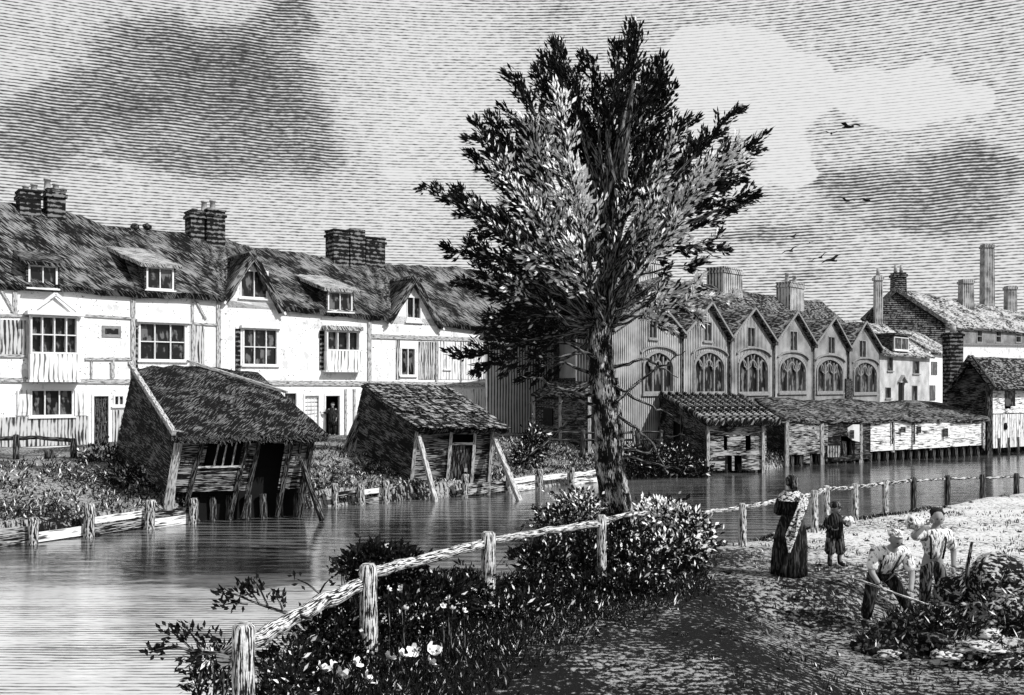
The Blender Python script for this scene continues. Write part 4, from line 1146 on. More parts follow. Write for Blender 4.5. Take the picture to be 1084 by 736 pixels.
m = MB(); m.hexa([up(a0, 476)+V((.3, .4, 0)), up(a1, 474)+V((0, .4, 0)), up(a2, 470)+V((0, .5, 0)), up(a0, 478)+rd*.9+V((0, .5, 0)), up(a0, 415)+V((.3, .4, 0)), up(a1, 412)+V((0, .4, 0)), up(a2, 405)+V((0, .5, 0)), up(a0, 415)+rd*.9+V((0, .5, 0))]); m.build('shade_block', black, root)  # black block standing in for the shade inside the house
piles(root, [a1.lerp(a2, k/8).xy for k in range(9)]+[a0.lerp(a1, k/5).xy for k in range(5)]+[(a1.lerp(a2, k/7)+V((0, 1.2, 0))).xy for k in range(8)], .1, .13)
F8 = Facade(*(P(1003, 400, 56.5).xy), 1, .05)
S_0, z_0, S_1, z_1 = F8.rect(1003, 352, 1017, 400)
m = MB(); F8.box(m, S_0, -.1, S_1, z_1, -.6, .3); F8.box(m, S_0-.08, z_1-.25, S_1+.08, z_1-.1, -.68, .38); c_ = m.build('chimney', brick, root)
m = MB(); m.tube([F8.p((S_0+S_1)/2, z_1, -.1), F8.p((S_0+S_1)/2, z_1+.4, -.1)], [.2, .15], 8); m.build('chimney_pot', pot, c_)
# white-rendered low building seen above its roof
root = thing('low_building', 'plain white rendered wall between the weatherboarded roof and the warehouse', 'building', P(1050, 410, 80))
F9 = Facade(*(P(1016, 400, 78).xy), 1, .3)
m = MB(); F9.box(m, *F9.rect(1014, 366, 1130, 432), -4, 0); m.build('wall', plaster, root)
m = MB(); S_0, z_0, S_1, z_1 = F9.rect(1014, 366, 1130, 432); F9.box(m, S_0-.1, z_1+.003, S_1+.1, z_1+.15, -4.1, .15); m.build('coping', frameg, root)
# ------------------------------------------------------------------ fences and revetment
def wpost(root, base, top, w, mt=railm, nm='post', sq=False):
    m = MB(); a, b = V(base), V(top)
    pts = [a-V((0, 0, .5)), a.lerp(b, .3), a.lerp(b, .7), b-V((0, 0, .03)), b]
    m.tube(pts, [w*.55, w*.52, w*.5, w*.5, w*.36], 9, jit=.07); return m.build(nm, mt, root)
def wrail(root, pts, r, mt=railm, nm='rail'):
    m = MB(); P2 = []
    for a, b in zip(pts, pts[1:]):
        a, b = V(a), V(b)
        for k in range(6): P2.append(a.lerp(b, k/6)+V((0, 0, NZ.noise(a+V((k, 0, 0)))*r*.5)))
    P2.append(V(pts[-1])); m.tube(P2, [r*(1+.2*NZ.noise(p*2.3)) for p in P2], 8, jit=.06); return m.build(nm, mt, root)
root = thing('rail_fence', 'rough log rail fence in the foreground climbing from the bottom left to the tree', 'fence', (-2, 9, 0), group='riverside rail fences')
near_posts = [(258, 660, 7.9, .19), (390, 597, 10.6, .20), (517, 563, 12.9, .20), (637, 545, 14.6, .15)]
tops = []
for px, py, D, w in near_posts:
    tp = P(px, py, D); wpost(root, (tp.x, tp.y, hgt(tp.x, tp.y)), tp, w); tops.append(tp)
o = .12
wrail(root, [P(236, 697, 8.0), P(262, 683, 8.3), P(330, 643, 9.6), P(390, 615, 10.8)], .08)
wrail(root, [P(385, 608, 10.75), P(450, 592, 11.9), P(520, 573, 13.05)], .07)
wrail(root, [P(512, 574, 13.05), P(580, 562, 13.9), P(642, 553, 14.7)], .055)
wrail(root, [P(634, 552, 14.75), P(665, 545, 15.2), P(686, 543, 15.7)], .04)
root = thing('rail_fence', 'slender rail fence along the path, right of the tree', 'fence', (9, 22, 0), group='riverside rail fences')
rp = [(724, 542, 590, 17.0), (786, 533, 576, 18.3), (862, 519, 561, 19.8), (875, 514, 557, 20.6), (905, 512, 547, 22.0), (937, 508, 541, 23.3), (967, 505, 535, 24.4), (1003, 503, 529, 25.6), (1040, 502, 527, 26.4), (1076, 501, 525, 27.2), (1112, 500, 524, 28.)]
prev = None
for px, pt, pb, D in rp:
    tp = P(px, pt, D); wpost(root, (tp.x, tp.y, hgt(tp.x, tp.y)), tp, .15, railm if px < 950 else timberd)
    q = P(px, pt+4, D+.12)
    if prev is not None: wrail(root, [prev, q], .05 if px < 1000 else .035, railm if px < 900 else railfar)
    prev = q
root = thing('rail_fence', 'short dark two-post fence on the grass bank before the shuttered window', 'fence', P(50, 488, 32), group='riverside rail fences')
for px, py in ((17, 460), (78, 464), (-40, 460)):
    tp = P(px, py, 32.); wpost(root, (tp.x, tp.y, hgt(tp.x, tp.y)), tp, .2, timberd)
wrail(root, [P(-42, 465, 32.1), P(17, 464, 32.1), P(40, 463, 32.1), P(80, 467, 32.1)], .07, timberd)
o_ = MB(); tp = P(52, 476, 31.5); wpost(root, (tp.x, tp.y, hgt(tp.x, tp.y)), tp, .3, timberd, 'stump')
root = thing('rail_fence', 'dark rail fence in front of the hall wall behind the tree trunk', 'fence', P(640, 468, 40.), group='riverside rail fences')
for px in (575, 617, 650, 675, 700):
    tp = P(px, 455, 40.5); wpost(root, (tp.x, tp.y, hgt(tp.x, tp.y)), tp, .22 if px in (617, 675) else .12, timberd)
wrail(root, [P(565, 457, 40.7), P(640, 459, 40.7), P(702, 457, 40.7)], .05, timberd); wrail(root, [P(565, 466, 40.7), P(702, 466, 40.7)], .05, timberd)

def along(poly, d):
    for (x0, y0), (x1, y1) in zip(poly, poly[1:]):
        L = math.hypot(x1-x0, y1-y0)
        if d <= L: t_ = d/L; return V((x0+(x1-x0)*t_, y0+(y1-y0)*t_, 0)), V((x1-x0, y1-y0, 0)).normalized()
        d -= L
    return V((*poly[-1], 0)), V((1, 0, 0))
def revet(label, d0, d1, step, loc, h=.55):
    root = thing('plank_revetment', label, 'revetment', loc, group='plank revetments holding the far bank')
    d = d0; prev = None
    while d <= d1:
        p, u = along(FAR, d); n = V((u.y, -u.x, 0)); q = p+n*.28
        j = R(-.05, .08)
        wpost(root, (q.x, q.y, -1.4), (q.x+j, q.y, WATER+h+R(.1, .35)), R(.2, .28), railfar)
        if prev is not None:
            for k, (za, zb) in enumerate(((.02, .25), (.3, .48))):
                if R(0, 1) < .12: continue
                m = MB(); a = prev+V((0, 0, 0))-n*.12; b = q-n*.12
                za_, zb_ = WATER+za+R(-.03, .03), WATER+zb
                m.beam((a.x, a.y, (za_+zb_)/2), (b.x, b.y, (za_+zb_)/2+R(-.06, .06)), .05, zb_-za_); m.build('plank', sidingl if R(0, 1) < .25 else sidingm, root)
        prev = q; d += step*R(.85, 1.15)
L0 = math.hypot(68, 68.5); L1 = L0+math.hypot(9.6, 9.4)
revet('plank revetment with stout posts left of the largest shed', L1-8, L1+5.6, 1.45, (-12.4, 22.9, -.8))
L2 = L1+math.hypot(3.4, 4.1); L3 = L2+math.hypot(4, 4)
revet('short plank revetment between the two leaning sheds', L2+4.5, L3+1.6, .95, (-5, 31, -.8))
L4 = L3+math.hypot(4, 2.6); 
revet('pale plank revetment left of the tree trunk beyond the props', L4-1., L4+8.2, 1.9, (2, 37, -.8))

# ------------------------------------------------------------------ foliage helpers
def leafball(m, c, r, n, L, W, mi_w, out=.8, upb=.3, shell=.3, hang=0.):
    """leaves through an ellipsoid; mi_w = weights of material slots"""
    c = V(c)
    for _ in range(n):
        while 1:
            q = V((R(-1, 1), R(-1, 1), R(-1, 1)))
            if q.length_squared <= 1 and q.length > shell*R(0, 1): break
        bump = (1+.55*NZ.noise(q*2.3+c))*(1.35 if R(0, 1) < .06 else 1)
        p = c+V((q.x*r[0], q.y*r[1], q.z*r[2]))*bump
        d = q*out+V((R(-1, 1), R(-1, 1), R(-1, 1)))*.7+V((0, 0, upb))
        mi = random.choices(range(len(mi_w)), mi_w)[0]
        l = L*R(.45, 1.5)
        m.leaf(p, d, (V((.7+R(-.5, .5), -.6+R(-.5, .5), .5+R(-.5, .5))) if mi == 2 else V((R(-1, 1), R(-1, 1), R(-.2, 1)))), l, W*R(.7, 1.3), mi)
LM = [leafd, leafm, leafp]
def bush(name, label, cat, clumps, L, W, group=None, stems=True, base=None, mats=None):
    c0 = clumps[0][0]
    b0 = base or (c0.x, c0.y, hgt(c0.x, c0.y))
    root = thing(name, label, cat, b0, group)
    m = MB(); s = MB()
    for c, r, n, w in clumps:
        leafball(m, c, r, n, L, W, w)
        if stems:
            for k in range(7):
                g0 = V((c.x+R(-.3, .3)*r[0], c.y+R(-.3, .3)*r[1], 0)); g0.z = hgt(g0.x, g0.y)-.1
                e = c+V((R(-.8, .8)*r[0], R(-.8, .8)*r[1], R(-.1, .9)*r[2]))
                mid = g0.lerp(e, .5)+V((R(-.1, .1), R(-.1, .1), .05)); s.tube([g0, mid, e], [.018, .012, .005], 5, cap=False)
    m.build('foliage', mats or LM, root)
    if stems: s.build('stem', barkd, root)['kind'] = 'stuff'
    return root

# ------------------------------------------------------------------ the tree
TD = 16.5
root = thing('pollard_tree', 'big feathery willow tree with pale and dark leaf sprays and split leaning trunk', 'tree', (1.9, TD, -.1))
T = lambda x, y, dz=0.: P(x, y, TD)+V((0, dz, 0))
m = MB()
tp = [(662, 606), (657, 570), (651, 530), (646, 490), (641, 450), (637, 410), (636, 370), (637, 330), (639, 295), (643, 260), (648, 215), (654, 165), (662, 110), (670, 60), (676, 25)]
tr = [28, 19, 15.5, 14, 14, 14, 13.5, 12, 11.5, 8.5, 6.5, 5, 3.5, 2.2, 1.]
tpts = [T(x+2*math.sin(i*1.7), y, .1*math.sin(i)) for i, (x, y) in enumerate(tp)]
P2, R2 = [], []
for i in range(len(tpts)-1):
    for k in range(4):
        P2.append(tpts[i].lerp(tpts[i+1], k/4)); R2.append((tr[i]+(tr[i+1]-tr[i])*k/4)/60.6)
P2.append(tpts[-1]); R2.append(.015)
m.tube(P2, R2, 18, jit=.09)
# roots and the second pale stem on the right
m.tube([T(652, 400, -.15), T(655, 450, -.18), T(655, 490, -.16), T(660, 525, -.2), T(668, 565, -.26), T(680, 606, -.33)], [.03, .06, .08, .1, .11, .18], 10, jit=.12)
for x1, dz in ((630, -.3), (700, .2), (640, .5), (676, -.6)): m.tube([T(655, 560, dz*.3), T((655+x1)/2, 585, dz*.7), T(x1, 612, dz)], [.22, .15, .08], 8, jit=.1)
limb = MB()
def bough(pts, r0, r1, n=6, mb=None):
    pts = [V(p) for p in pts]; q = []
    for i in range(len(pts)-1):
        for k in range(4): q.append(pts[i].lerp(pts[i+1], k/4)+V((NZ.noise(pts[i]+V((k*.7, 0, 0))), NZ.noise(pts[i]+V((0, k*.7, 3))), NZ.noise(pts[i]+V((5, 0, k)))))*.05)
    q.append(pts[-1]); N = len(q)-1
    (mb or limb).tube(q, [r0+(r1-r0)*i/N for i in range(N+1)], n, cap=False, jit=.06)
sprays = [ # x0,y0,x1,y1,width px,depth,pale weight
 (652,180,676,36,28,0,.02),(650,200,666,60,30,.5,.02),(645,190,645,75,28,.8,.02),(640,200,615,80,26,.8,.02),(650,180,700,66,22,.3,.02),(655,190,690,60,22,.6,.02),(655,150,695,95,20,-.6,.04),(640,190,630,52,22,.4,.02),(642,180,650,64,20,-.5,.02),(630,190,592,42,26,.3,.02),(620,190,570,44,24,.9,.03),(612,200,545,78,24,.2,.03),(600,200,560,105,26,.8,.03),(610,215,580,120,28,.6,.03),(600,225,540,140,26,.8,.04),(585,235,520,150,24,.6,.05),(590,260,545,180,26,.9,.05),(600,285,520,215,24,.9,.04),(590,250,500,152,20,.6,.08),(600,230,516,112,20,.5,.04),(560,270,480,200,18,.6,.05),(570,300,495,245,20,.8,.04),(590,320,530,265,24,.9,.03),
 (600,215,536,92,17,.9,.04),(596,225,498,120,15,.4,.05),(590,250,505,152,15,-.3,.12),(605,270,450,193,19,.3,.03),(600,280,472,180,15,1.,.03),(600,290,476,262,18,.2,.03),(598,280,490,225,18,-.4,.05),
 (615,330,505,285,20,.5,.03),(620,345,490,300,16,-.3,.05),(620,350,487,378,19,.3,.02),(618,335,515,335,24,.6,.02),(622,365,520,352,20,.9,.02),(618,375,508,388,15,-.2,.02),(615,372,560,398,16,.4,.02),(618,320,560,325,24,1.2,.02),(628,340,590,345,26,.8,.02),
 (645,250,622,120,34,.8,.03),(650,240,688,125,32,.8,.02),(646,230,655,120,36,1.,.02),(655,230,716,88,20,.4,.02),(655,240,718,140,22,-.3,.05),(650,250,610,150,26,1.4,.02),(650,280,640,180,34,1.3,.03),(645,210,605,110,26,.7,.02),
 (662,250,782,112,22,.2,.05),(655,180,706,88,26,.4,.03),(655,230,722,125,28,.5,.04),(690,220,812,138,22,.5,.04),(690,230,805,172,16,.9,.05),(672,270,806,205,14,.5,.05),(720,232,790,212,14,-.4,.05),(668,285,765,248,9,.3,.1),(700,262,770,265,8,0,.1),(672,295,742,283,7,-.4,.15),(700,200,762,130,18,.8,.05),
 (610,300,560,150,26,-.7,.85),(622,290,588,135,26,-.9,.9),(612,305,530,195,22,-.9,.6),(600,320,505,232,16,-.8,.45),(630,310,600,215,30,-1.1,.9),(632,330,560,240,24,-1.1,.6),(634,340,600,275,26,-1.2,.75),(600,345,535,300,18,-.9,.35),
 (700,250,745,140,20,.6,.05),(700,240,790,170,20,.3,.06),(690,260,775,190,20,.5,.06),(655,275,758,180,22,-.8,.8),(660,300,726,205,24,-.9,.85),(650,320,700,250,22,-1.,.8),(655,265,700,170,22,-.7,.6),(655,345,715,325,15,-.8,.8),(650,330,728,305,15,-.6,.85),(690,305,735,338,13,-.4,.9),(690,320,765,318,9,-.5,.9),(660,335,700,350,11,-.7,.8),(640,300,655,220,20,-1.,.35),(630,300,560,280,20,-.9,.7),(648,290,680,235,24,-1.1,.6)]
leaves = MB()
rng = random.Random(5)
def spray(a, b, w, pale, n, L=.145, W=.045):
    ax = (b-a); LL = ax.length; d0 = ax.normalized()
    s1 = d0.cross(V((0, 1, 0))).normalized(); s2 = d0.cross(s1)
    ntw = max(5, int(LL/.22))
    tw = []
    for k in range(ntw):          # side twigs, then leaves along them
        t = .22+.78*(k+rng.random())/ntw
        ang = rng.uniform(0, 2*PI); sp = w*(1.15-.7*t)*rng.uniform(.6, 1.15)
        p0 = a.lerp(b, t); dirv = (d0*rng.uniform(.7, 1.2)+(s1*math.cos(ang)+s2*math.sin(ang))*.62).normalized()
        p1 = p0+dirv*sp*1.9; tw.append((p0, p1))
        limb.tube([p0, p0.lerp(p1, .5)+V((0, 0, .02)), p1], [.012, .009, .004], 4, cap=False)
    tw.append((a.lerp(b, .6), b))
    for _ in range(n):
        p0, p1 = tw[rng.randrange(len(tw))] if rng.random() > .1 else tw[-1]
        t = rng.uniform(.05, 1.02); p = p0.lerp(p1, t); dd = (p1-p0).normalized()
        rr = w*.27*(1.1-.6*t); off = V((rng.gauss(0, 1), rng.gauss(0, 1), rng.gauss(0, 1)))*rr*.55
        p = p+off; d = dd+off/(rr+.001)*.28+V((rng.gauss(0, .22), rng.gauss(0, .22), rng.gauss(0, .22)))+V((0, 0, .12))
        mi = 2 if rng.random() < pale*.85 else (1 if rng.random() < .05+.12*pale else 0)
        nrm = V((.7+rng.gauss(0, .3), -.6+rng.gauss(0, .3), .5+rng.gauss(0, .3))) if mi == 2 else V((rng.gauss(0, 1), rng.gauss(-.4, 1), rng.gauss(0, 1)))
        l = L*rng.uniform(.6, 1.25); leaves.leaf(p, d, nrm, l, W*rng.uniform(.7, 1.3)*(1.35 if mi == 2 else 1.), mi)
for x0, y0, x1, y1, w, dz, pale in sprays:
    a = T(x0, y0, dz*.35); b = T(x1, y1, dz*1.5); w = w*(.95 if pale < .1 else 1.); n = int(math.hypot(x1-x0, y1-y0)*w*.135+80)
    spray(a, b, w/60.6, pale, n)
    st = T(639+(x0-639)*.3, min(345, y0+(60 if y0 < 300 else 20)), dz*.1)
    bough([st, a, a.lerp(b, .5)+V((0, 0, .05)), b], .055 if w > 15 else .03, .008)
# fuller far side so that the crown is round
for k in range(16):
    an = rng.uniform(.15*PI, .85*PI); h_ = rng.uniform(-.6, 4.6); rad = 2.7-abs(h_-1.2)*.35
    c0 = T(642, 330, .2)+V((0, 0, max(0, h_*.55))); e = V((1.6+math.cos(an)*rad*.85, TD+math.sin(an)*rad*.9, 4.6+h_))
    a = c0.lerp(e, .35); spray(a, e, .34, .06, 240); bough([c0, a, e], .05, .008)
# named boughs that show in the picture
for pts, r0, r1 in (([(640,300),(655,235),(662,150),(668,90)], .11, .03), ([(640,290),(620,240),(600,200),(585,150)], .08, .02), ([(637,330),(600,280),(560,250),(520,220)], .08, .02), ([(643,290),(690,255),(740,232),(790,215)], .08, .015),
                    ([(642,300),(680,240),(720,200),(770,150)], .08, .02), ([(639,320),(605,300),(575,270),(555,225),(548,190)], .06, .015), ([(648,262),(650,200),(640,130)], .07, .02), ([(700,262),(730,262),(760,275)], .03, .008)):
    bough([T(x, y, -.25) for x, y in pts], r0, r1, 8)
for pts in ([(628,430),(600,418),(575,402),(552,398)], [(625,395),(598,385),(570,388)], [(650,425),(680,400),(705,385),(722,372)], [(652,440),(672,452),(690,470),(705,500)], [(650,410),(690,430),(712,440)], [(628,440),(600,448),(578,470),(560,480)],
            [(655,475),(690,480),(705,462),(722,460)], [(655,480),(690,490),(716,495)], [(628,400),(606,420),(588,428)], [(648,390),(675,380),(700,388),(716,400)], [(626,420),(590,410),(560,428)], [(630,380),(600,362),(575,352)], [(672,452),(668,470),(662,480)]):
    bough([T(x, y, R(-.5, .2)) for x, y in pts], .035, .008)
m.build('trunk', bark, root)
limb.build('limb', barkd, root)
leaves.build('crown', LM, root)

# ------------------------------------------------------------------ bushes
K = lambda px, py, D: P(px, py, D)
bush('shrub', 'pale flowering shrub hugging the right side of the tree foot', 'shrub',
     [(K(700, 545, 16.6), (.5, .45, .28), 900, (3, 1, 7)), (K(725, 556, 16.4), (.42, .4, .34), 800, (5, 1, 5)), (K(742, 572, 16.6), (.3, .35, .38), 500, (6, 1, 4)), (K(700, 585, 15.6), (.7, .45, .36), 1300, (8, 1, 3.5)), (K(676, 600, 15.0), (.5, .5, .4), 900, (8, 2, 1.5))], .10, .06, group='shrubs round the foot of the tree')
bush('shrub', 'rounded grey-topped shrub left of the trunk above the water', 'shrub',
     [(K(613, 535, 16.4), (.42, .4, .25), 700, (3, 3, 4)), (K(600, 556, 16.), (.6, .5, .35), 1000, (8, 2, 1.2)), (K(650, 575, 15.6), (.6, .4, .4), 1000, (9, 1, .8))], .09, .055, group='shrubs round the foot of the tree')
bush('shrub', 'black-leaved shrub under the rail between post and trunk', 'shrub',
     [(K(575, 592, 14.5), (.5, .5, .26), 1000, (9, 1.2, .6)), (K(620, 600, 15.0), (.7, .5, .36), 1500, (10, 1, .4)), (K(650, 622, 14.2), (.8, .5, .22), 1300, (10, 1.2, .5))], .10, .05, group='shrubs round the foot of the tree')
g_b = 'dark bushes along the foreground fence'
bush('bush', 'dark round bush standing just behind the second rail above the river', 'bush', [(K(400, 592, 12.4), (.42, .4, .2), 900, (10, 1.2, .2)), (K(372, 600, 12.2), (.22, .3, .12), 250, (10, 1.2, .2)), (K(425, 598, 12.6), (.3, .4, .2), 400, (10, 1.2, .2)), (K(415, 622, 12.2), (.5, .4, .3), 900, (10, 1.5, .4))], .10, .06, group=g_b)
bush('bush', 'low dense bush between the second and third fence posts', 'bush', [(K(455, 632, 12.2), (.6, .4, .28), 1500, (10, 1.2, .4)), (K(492, 625, 12.9), (.5, .4, .26), 1300, (10, 1.2, .35)), (K(430, 655, 11.6), (.5, .4, .3), 1200, (10, 1.2, .35))], .10, .04, group=g_b)
bush('bush', 'ragged bush below the lowest rail at the bottom left', 'bush', [(K(345, 668, 10.6), (.4, .35, .2), 800, (10, 1.2, .4)), (K(365, 688, 10.6), (.45, .35, .18), 900, (10, 1.3, .5)), (K(310, 702, 9.9), (.35, .3, .22), 700, (9, 1.4, .7)), (K(372, 650, 11.0), (.3, .3, .18), 500, (10, 1.2, .4))], .09, .04, group=g_b)
bush('bush', 'scraggly bush around the foot of the nearest post', 'bush', [(K(228, 722, 8.9), (.28, .3, .14), 300, (9, 2, 1.)), (K(300, 730, 8.9), (.3, .3, .2), 500, (9, 1.4, .7)), (K(226, 695, 8.6), (.16, .2, .09), 160, (9, 2, 1.))], .085, .035, group=g_b)
bush('bush', 'sprawling bush right of the third fence post', 'bush', [(K(560, 622, 13.8), (.5, .4, .16), 900, (9, 1.4, .7)), (K(540, 645, 12.6), (.5, .4, .16), 900, (9, 1.4, .8)), (K(590, 640, 13.2), (.6, .4, .18), 1100, (10, 1.5, .8))], .11, .035, group=g_b)
# leaning twigs over the water
def twig(label, pts, D, tips, n=26):
    root = thing('twig_branch', label, 'branch', P(*pts[0], D), group='leafy twigs reaching over the river')
    s = MB(); s.tube([P(x, y, D) for x, y in pts], [.022-.016*i/(len(pts)-1) for i in range(len(pts))], 6)
    for (bx, by), (tx, ty) in tips: s.tube([P(bx, by, D), P((bx+tx)/2, (by+ty)/2-2, D), P(tx, ty, D)], [.012, .009, .004], 5, cap=False)
    s.build('stem', barkd, root)
    m = MB()
    for (bx, by), (tx, ty) in tips:
        for _ in range(n):
            p = P(bx, by, D).lerp(P(tx, ty, D), R(.45, 1.1))+V((R(-.07, .07), R(-.1, .1), R(-.05, .05)))
            m.leaf(p, (P(tx, ty, D)-P(bx, by, D))+V((R(-.3, .3), R(-.3, .3), R(-.2, .3))), V((R(-1, 1), -1, R(-1, 1))), R(.05, .1), .035, 0)
    m.build('foliage', [leafd], root)
twig('upper leafy twig reaching left over the river', [(330, 655), (300, 648), (275, 640), (245, 628)], 9.2, [((275, 640), (260, 622)), ((262, 634), (232, 628)), ((285, 645), (268, 612)), ((300, 648), (292, 632)), ((262, 640), (238, 640))])
twig('long lower leafy twig reaching furthest left over the river', [(262, 700), (235, 692), (205, 690), (185, 684), (165, 688)], 8.2, [((205, 690), (180, 668)), ((195, 687), (162, 690)), ((215, 691), (195, 662)), ((235, 692), (222, 670)), ((225, 691), (195, 700))])
twig('thin bare-stemmed twig left of the second post', [(350, 640), (338, 628), (325, 618)], 9.8, [((338, 628), (312, 612)), ((338, 628), (350, 612))], 6)
bush('bush', 'dark ivy-like bush between trunk and squat shed', 'bush', [(K(672, 488, 39.5), (1.1, .8, .6), 900, (10, 2, .6)), (K(705, 490, 40.2), (1.3, .8, .9), 1300, (10, 2, .5)), (K(730, 500, 40.4), (.9, .6, .7), 800, (10, 2, .5))], .2, .1, group='dark bushes on the far bank')
bush('bush', 'upright dark bush left of the trunk against the hall wall', 'bush', [(K(566, 468, 37.6), (.5, .5, .8), 500, (10, 2, .8)), (K(556, 482, 37.2), (.5, .5, .5), 300, (10, 2, 1))], .2, .09, group='dark bushes on the far bank')
bush('bush', 'shaggy bush against the lower corner of the largest shed', 'bush', [(K(112, 484, 30.5), (.8, .7, .4), 600, (10, 2, 1.5)), (K(150, 505, 28.6), (1.2, .8, .35), 900, (8, 3, 2.5))], .16, .06, group='dark bushes on the far bank')

# ------------------------------------------------------------------ grass (uncountable)
def grass(name, pts, L, W, w, lean=.5):
    m = MB()
    for x, y in pts:
        z = hgt(x, y); 
        for _ in range(3):
            d = V((R(-lean, lean), R(-lean, lean), 1)); l = L*R(.5, 1.3)
            m.leaf(V((x+R(-.05, .05), y+R(-.05, .05), z-.02)), d, V((R(-1, 1), R(-1, 1), 0)), l, W*R(.7, 1.3), random.choices((0, 1, 2), w)[0])
    o = m.build(name, LM, None); tag(o, 'tufty dark grass and weeds growing on the ' + ('near bank' if 'near' in name or L < .2 else 'far bank'), 'grass', kind='stuff'); return o
pts = []
while len(pts) < 16000:
    x, y = R(-4, 3.2), R(7, 18)
    d = -sdf(NEAR, x, y)
    if d < -.1: continue
    lim = 2.6+(y-8)*.08
    if d > lim*R(.5, 1.1): continue
    pts.append((x, y))
grass('bank_grass', pts, .12, .02, (12, 1.6, .7), .8)
pts = []
while len(pts) < 7000:
    y = R(15, 47); x = R(-27, 14)
    if abs(x/y) > .62: continue
    d = sdf(FAR, x, y)
    if d < .15 or d > 9*R(.2, 1): continue
    pts.append((x, y))
grass('meadow_grass', pts, .17, .035, (9, 2.5, 2), .9)
pts = []
while len(pts) < 2600:
    x, y = R(2.0, 14), R(9.5, 24); d = -sdf(NEAR, x, y)
    if d < 0 or (d > .7 and R(0, 1) < .93): continue
    if NZ.noise(V((x, y, 0))) < -.05: continue
    pts.append((x, y))
grass('path_edge_grass', pts, .09, .02, (10, 3, 1))

m = MB()
for _ in range(150):
    x, y = R(-2.6, 2.2), R(8.2, 14.5); d = -sdf(NEAR, x, y)
    if d < .2 or d > 2.4: continue
    z = hgt(x, y); h_ = R(.25, .6); bx, by = R(-.25, .25), R(-.2, .2)
    m.tube([(x, y, z-.02), (x+bx*.3, y+by*.3, z+h_*.6), (x+bx, y+by, z+h_)], [.006, .005, .003], 4, cap=False)
    for k in range(5): m.leaf(V((x+bx, y+by, z+h_*R(.8, 1))), V((R(-1, 1), R(-1, 1), R(.2, 1))), V((R(-1, 1), -1, 1)), R(.03, .07), .02)
tag(m.build('tall_weeds', [leafm]), 'tall thin weed stalks rising from the foreground bank', 'weeds', kind='stuff')
# ------------------------------------------------------------------ pale flowers in the undergrowth
big = [(341, 709), (351, 708), (362, 716), (376, 703), (388, 719), (411, 697), (425, 694), (438, 690), (455, 688), (467, 690), (456, 703)]
small = [(475, 634), (469, 642), (479, 645), (491, 647), (429, 645), (425, 623), (411, 624)]
def flower_mesh(r):
    m = MB(); n = 5
    for k in range(n):
        a = 2*PI*k/n; d = V((math.cos(a), math.sin(a), .35)); s_ = V((-math.sin(a), math.cos(a), 0))
        b = V((0, 0, 0)); kk = m.verts([b, d*r*.6+s_*r*.42, d*r+s_*r*.2+V((0, 0, r*.3)), d*r-s_*r*.2+V((0, 0, r*.3)), d*r*.6-s_*r*.42])
        m.face(range(kk, kk+5), None)
    return m.mesh('petal', petal)
fm_, fs_ = flower_mesh(.08), flower_mesh(.04)
ctr = MB(); ctr.blob((0, 0, .01), (.02, .02, .02), lv=1); ctr = ctr.mesh('centre', steel)
for lst, me, gname, top in ((big, fm_, 'large pale flowers at the foot of the near posts', .2), (small, fs_, 'small white flowers among the bushes', .35)):
    for i, (px, py) in enumerate(lst):
        D = (10.2+(i % 3)*.12-(py-700)*.02) if top < .3 else 10.7
        if top < .3: D = 2.88/((py-HY)/1000)
        p = P(px, py, D)
        nm = 'wild_flower' if top < .3 else 'small_flower'
        lab = 'large pale open flower low in the grass near the second fence post' if top < .3 else 'small white flower head among the dark bush leaves'
        root = thing(nm, lab, 'flower', p, gname)
        o1 = link('petal', me, root); o1.location = (0, 0, 0); o1.rotation_euler = (R(.5, 1.1), R(-.4, .4), R(0, 6)); o2 = link('centre', ctr, root); o2.location = (0, 0, 0)
        gz = hgt(p.x, p.y)-p.z-.05
        if gz < -.02:
            s = MB(); s.tube([(0, 0, -.005), (R(-.03, .03), .02, gz/2), (0, .05, gz)], [.006, .007, .008], 5); o3 = link('stem', s.mesh('stem', barkd), root); o3.location = (0, 0, 0)

# ------------------------------------------------------------------ heaps, stones
def heap(name, label, px, py, D, rx, ry, rz, mt, seed, leaves_=None):
    c = P(px, py, D); gz = hgt(c.x, c.y); root = thing(name, label, 'heap', (c.x, c.y, gz))
    m = MB(); m.blob((c.x, c.y, gz-.05), (rx, ry, rz), seed, .5, 1.5, 4, smooth=False)
    rn = random.Random(seed)
    for _ in range(170):
        a = rn.uniform(0, 2*PI); rr = rn.uniform(0, 1)**.6; q = V((c.x+math.cos(a)*rx*rr*1.05, c.y+math.sin(a)*ry*rr*1.05, gz-.02+rz*math.sqrt(max(0, 1-rr*rr))*rn.uniform(.8, 1.05)))
        s_ = rn.uniform(.03, .10); m.blob(q, (s_*1.3, s_, s_*.8), rn.random()*9, .4, 1.5, 1, smooth=False)
    m.build('mound', mt, root)
    if leaves_:
        m = MB()
        for _ in range(leaves_[0]):
            a = rn.uniform(0, 2*PI); rr = rn.uniform(0, 1)**.5; q = V((c.x+math.cos(a)*rx*rr*1.1, c.y+math.sin(a)*ry*rr*1.1, gz+rz*math.sqrt(max(0, 1-rr*rr))*.95))
            m.leaf(q, V((rn.uniform(-1, 1), rn.uniform(-1, .3), rn.uniform(.2, 1.2))), V((rn.uniform(-1, 1), -1, 1)), rn.uniform(.08, .22), .03, rn.choices((0, 1, 2), leaves_[1])[0])
        m.build('weed', LM, root)['kind'] = 'stuff'
    return root
heap('earth_heap', 'black heap of freshly dug earth and brush before the two labourers', 985, 668, 12.9, .62, .55, .42, soil, 3, (900, (10, 2, .8)))
heap('earth_heap', 'small dark spoil tongue at the digging man\'s feet', 945, 678, 12.7, .45, .4, .16, soil, 8, (250, (10, 2, 1)))
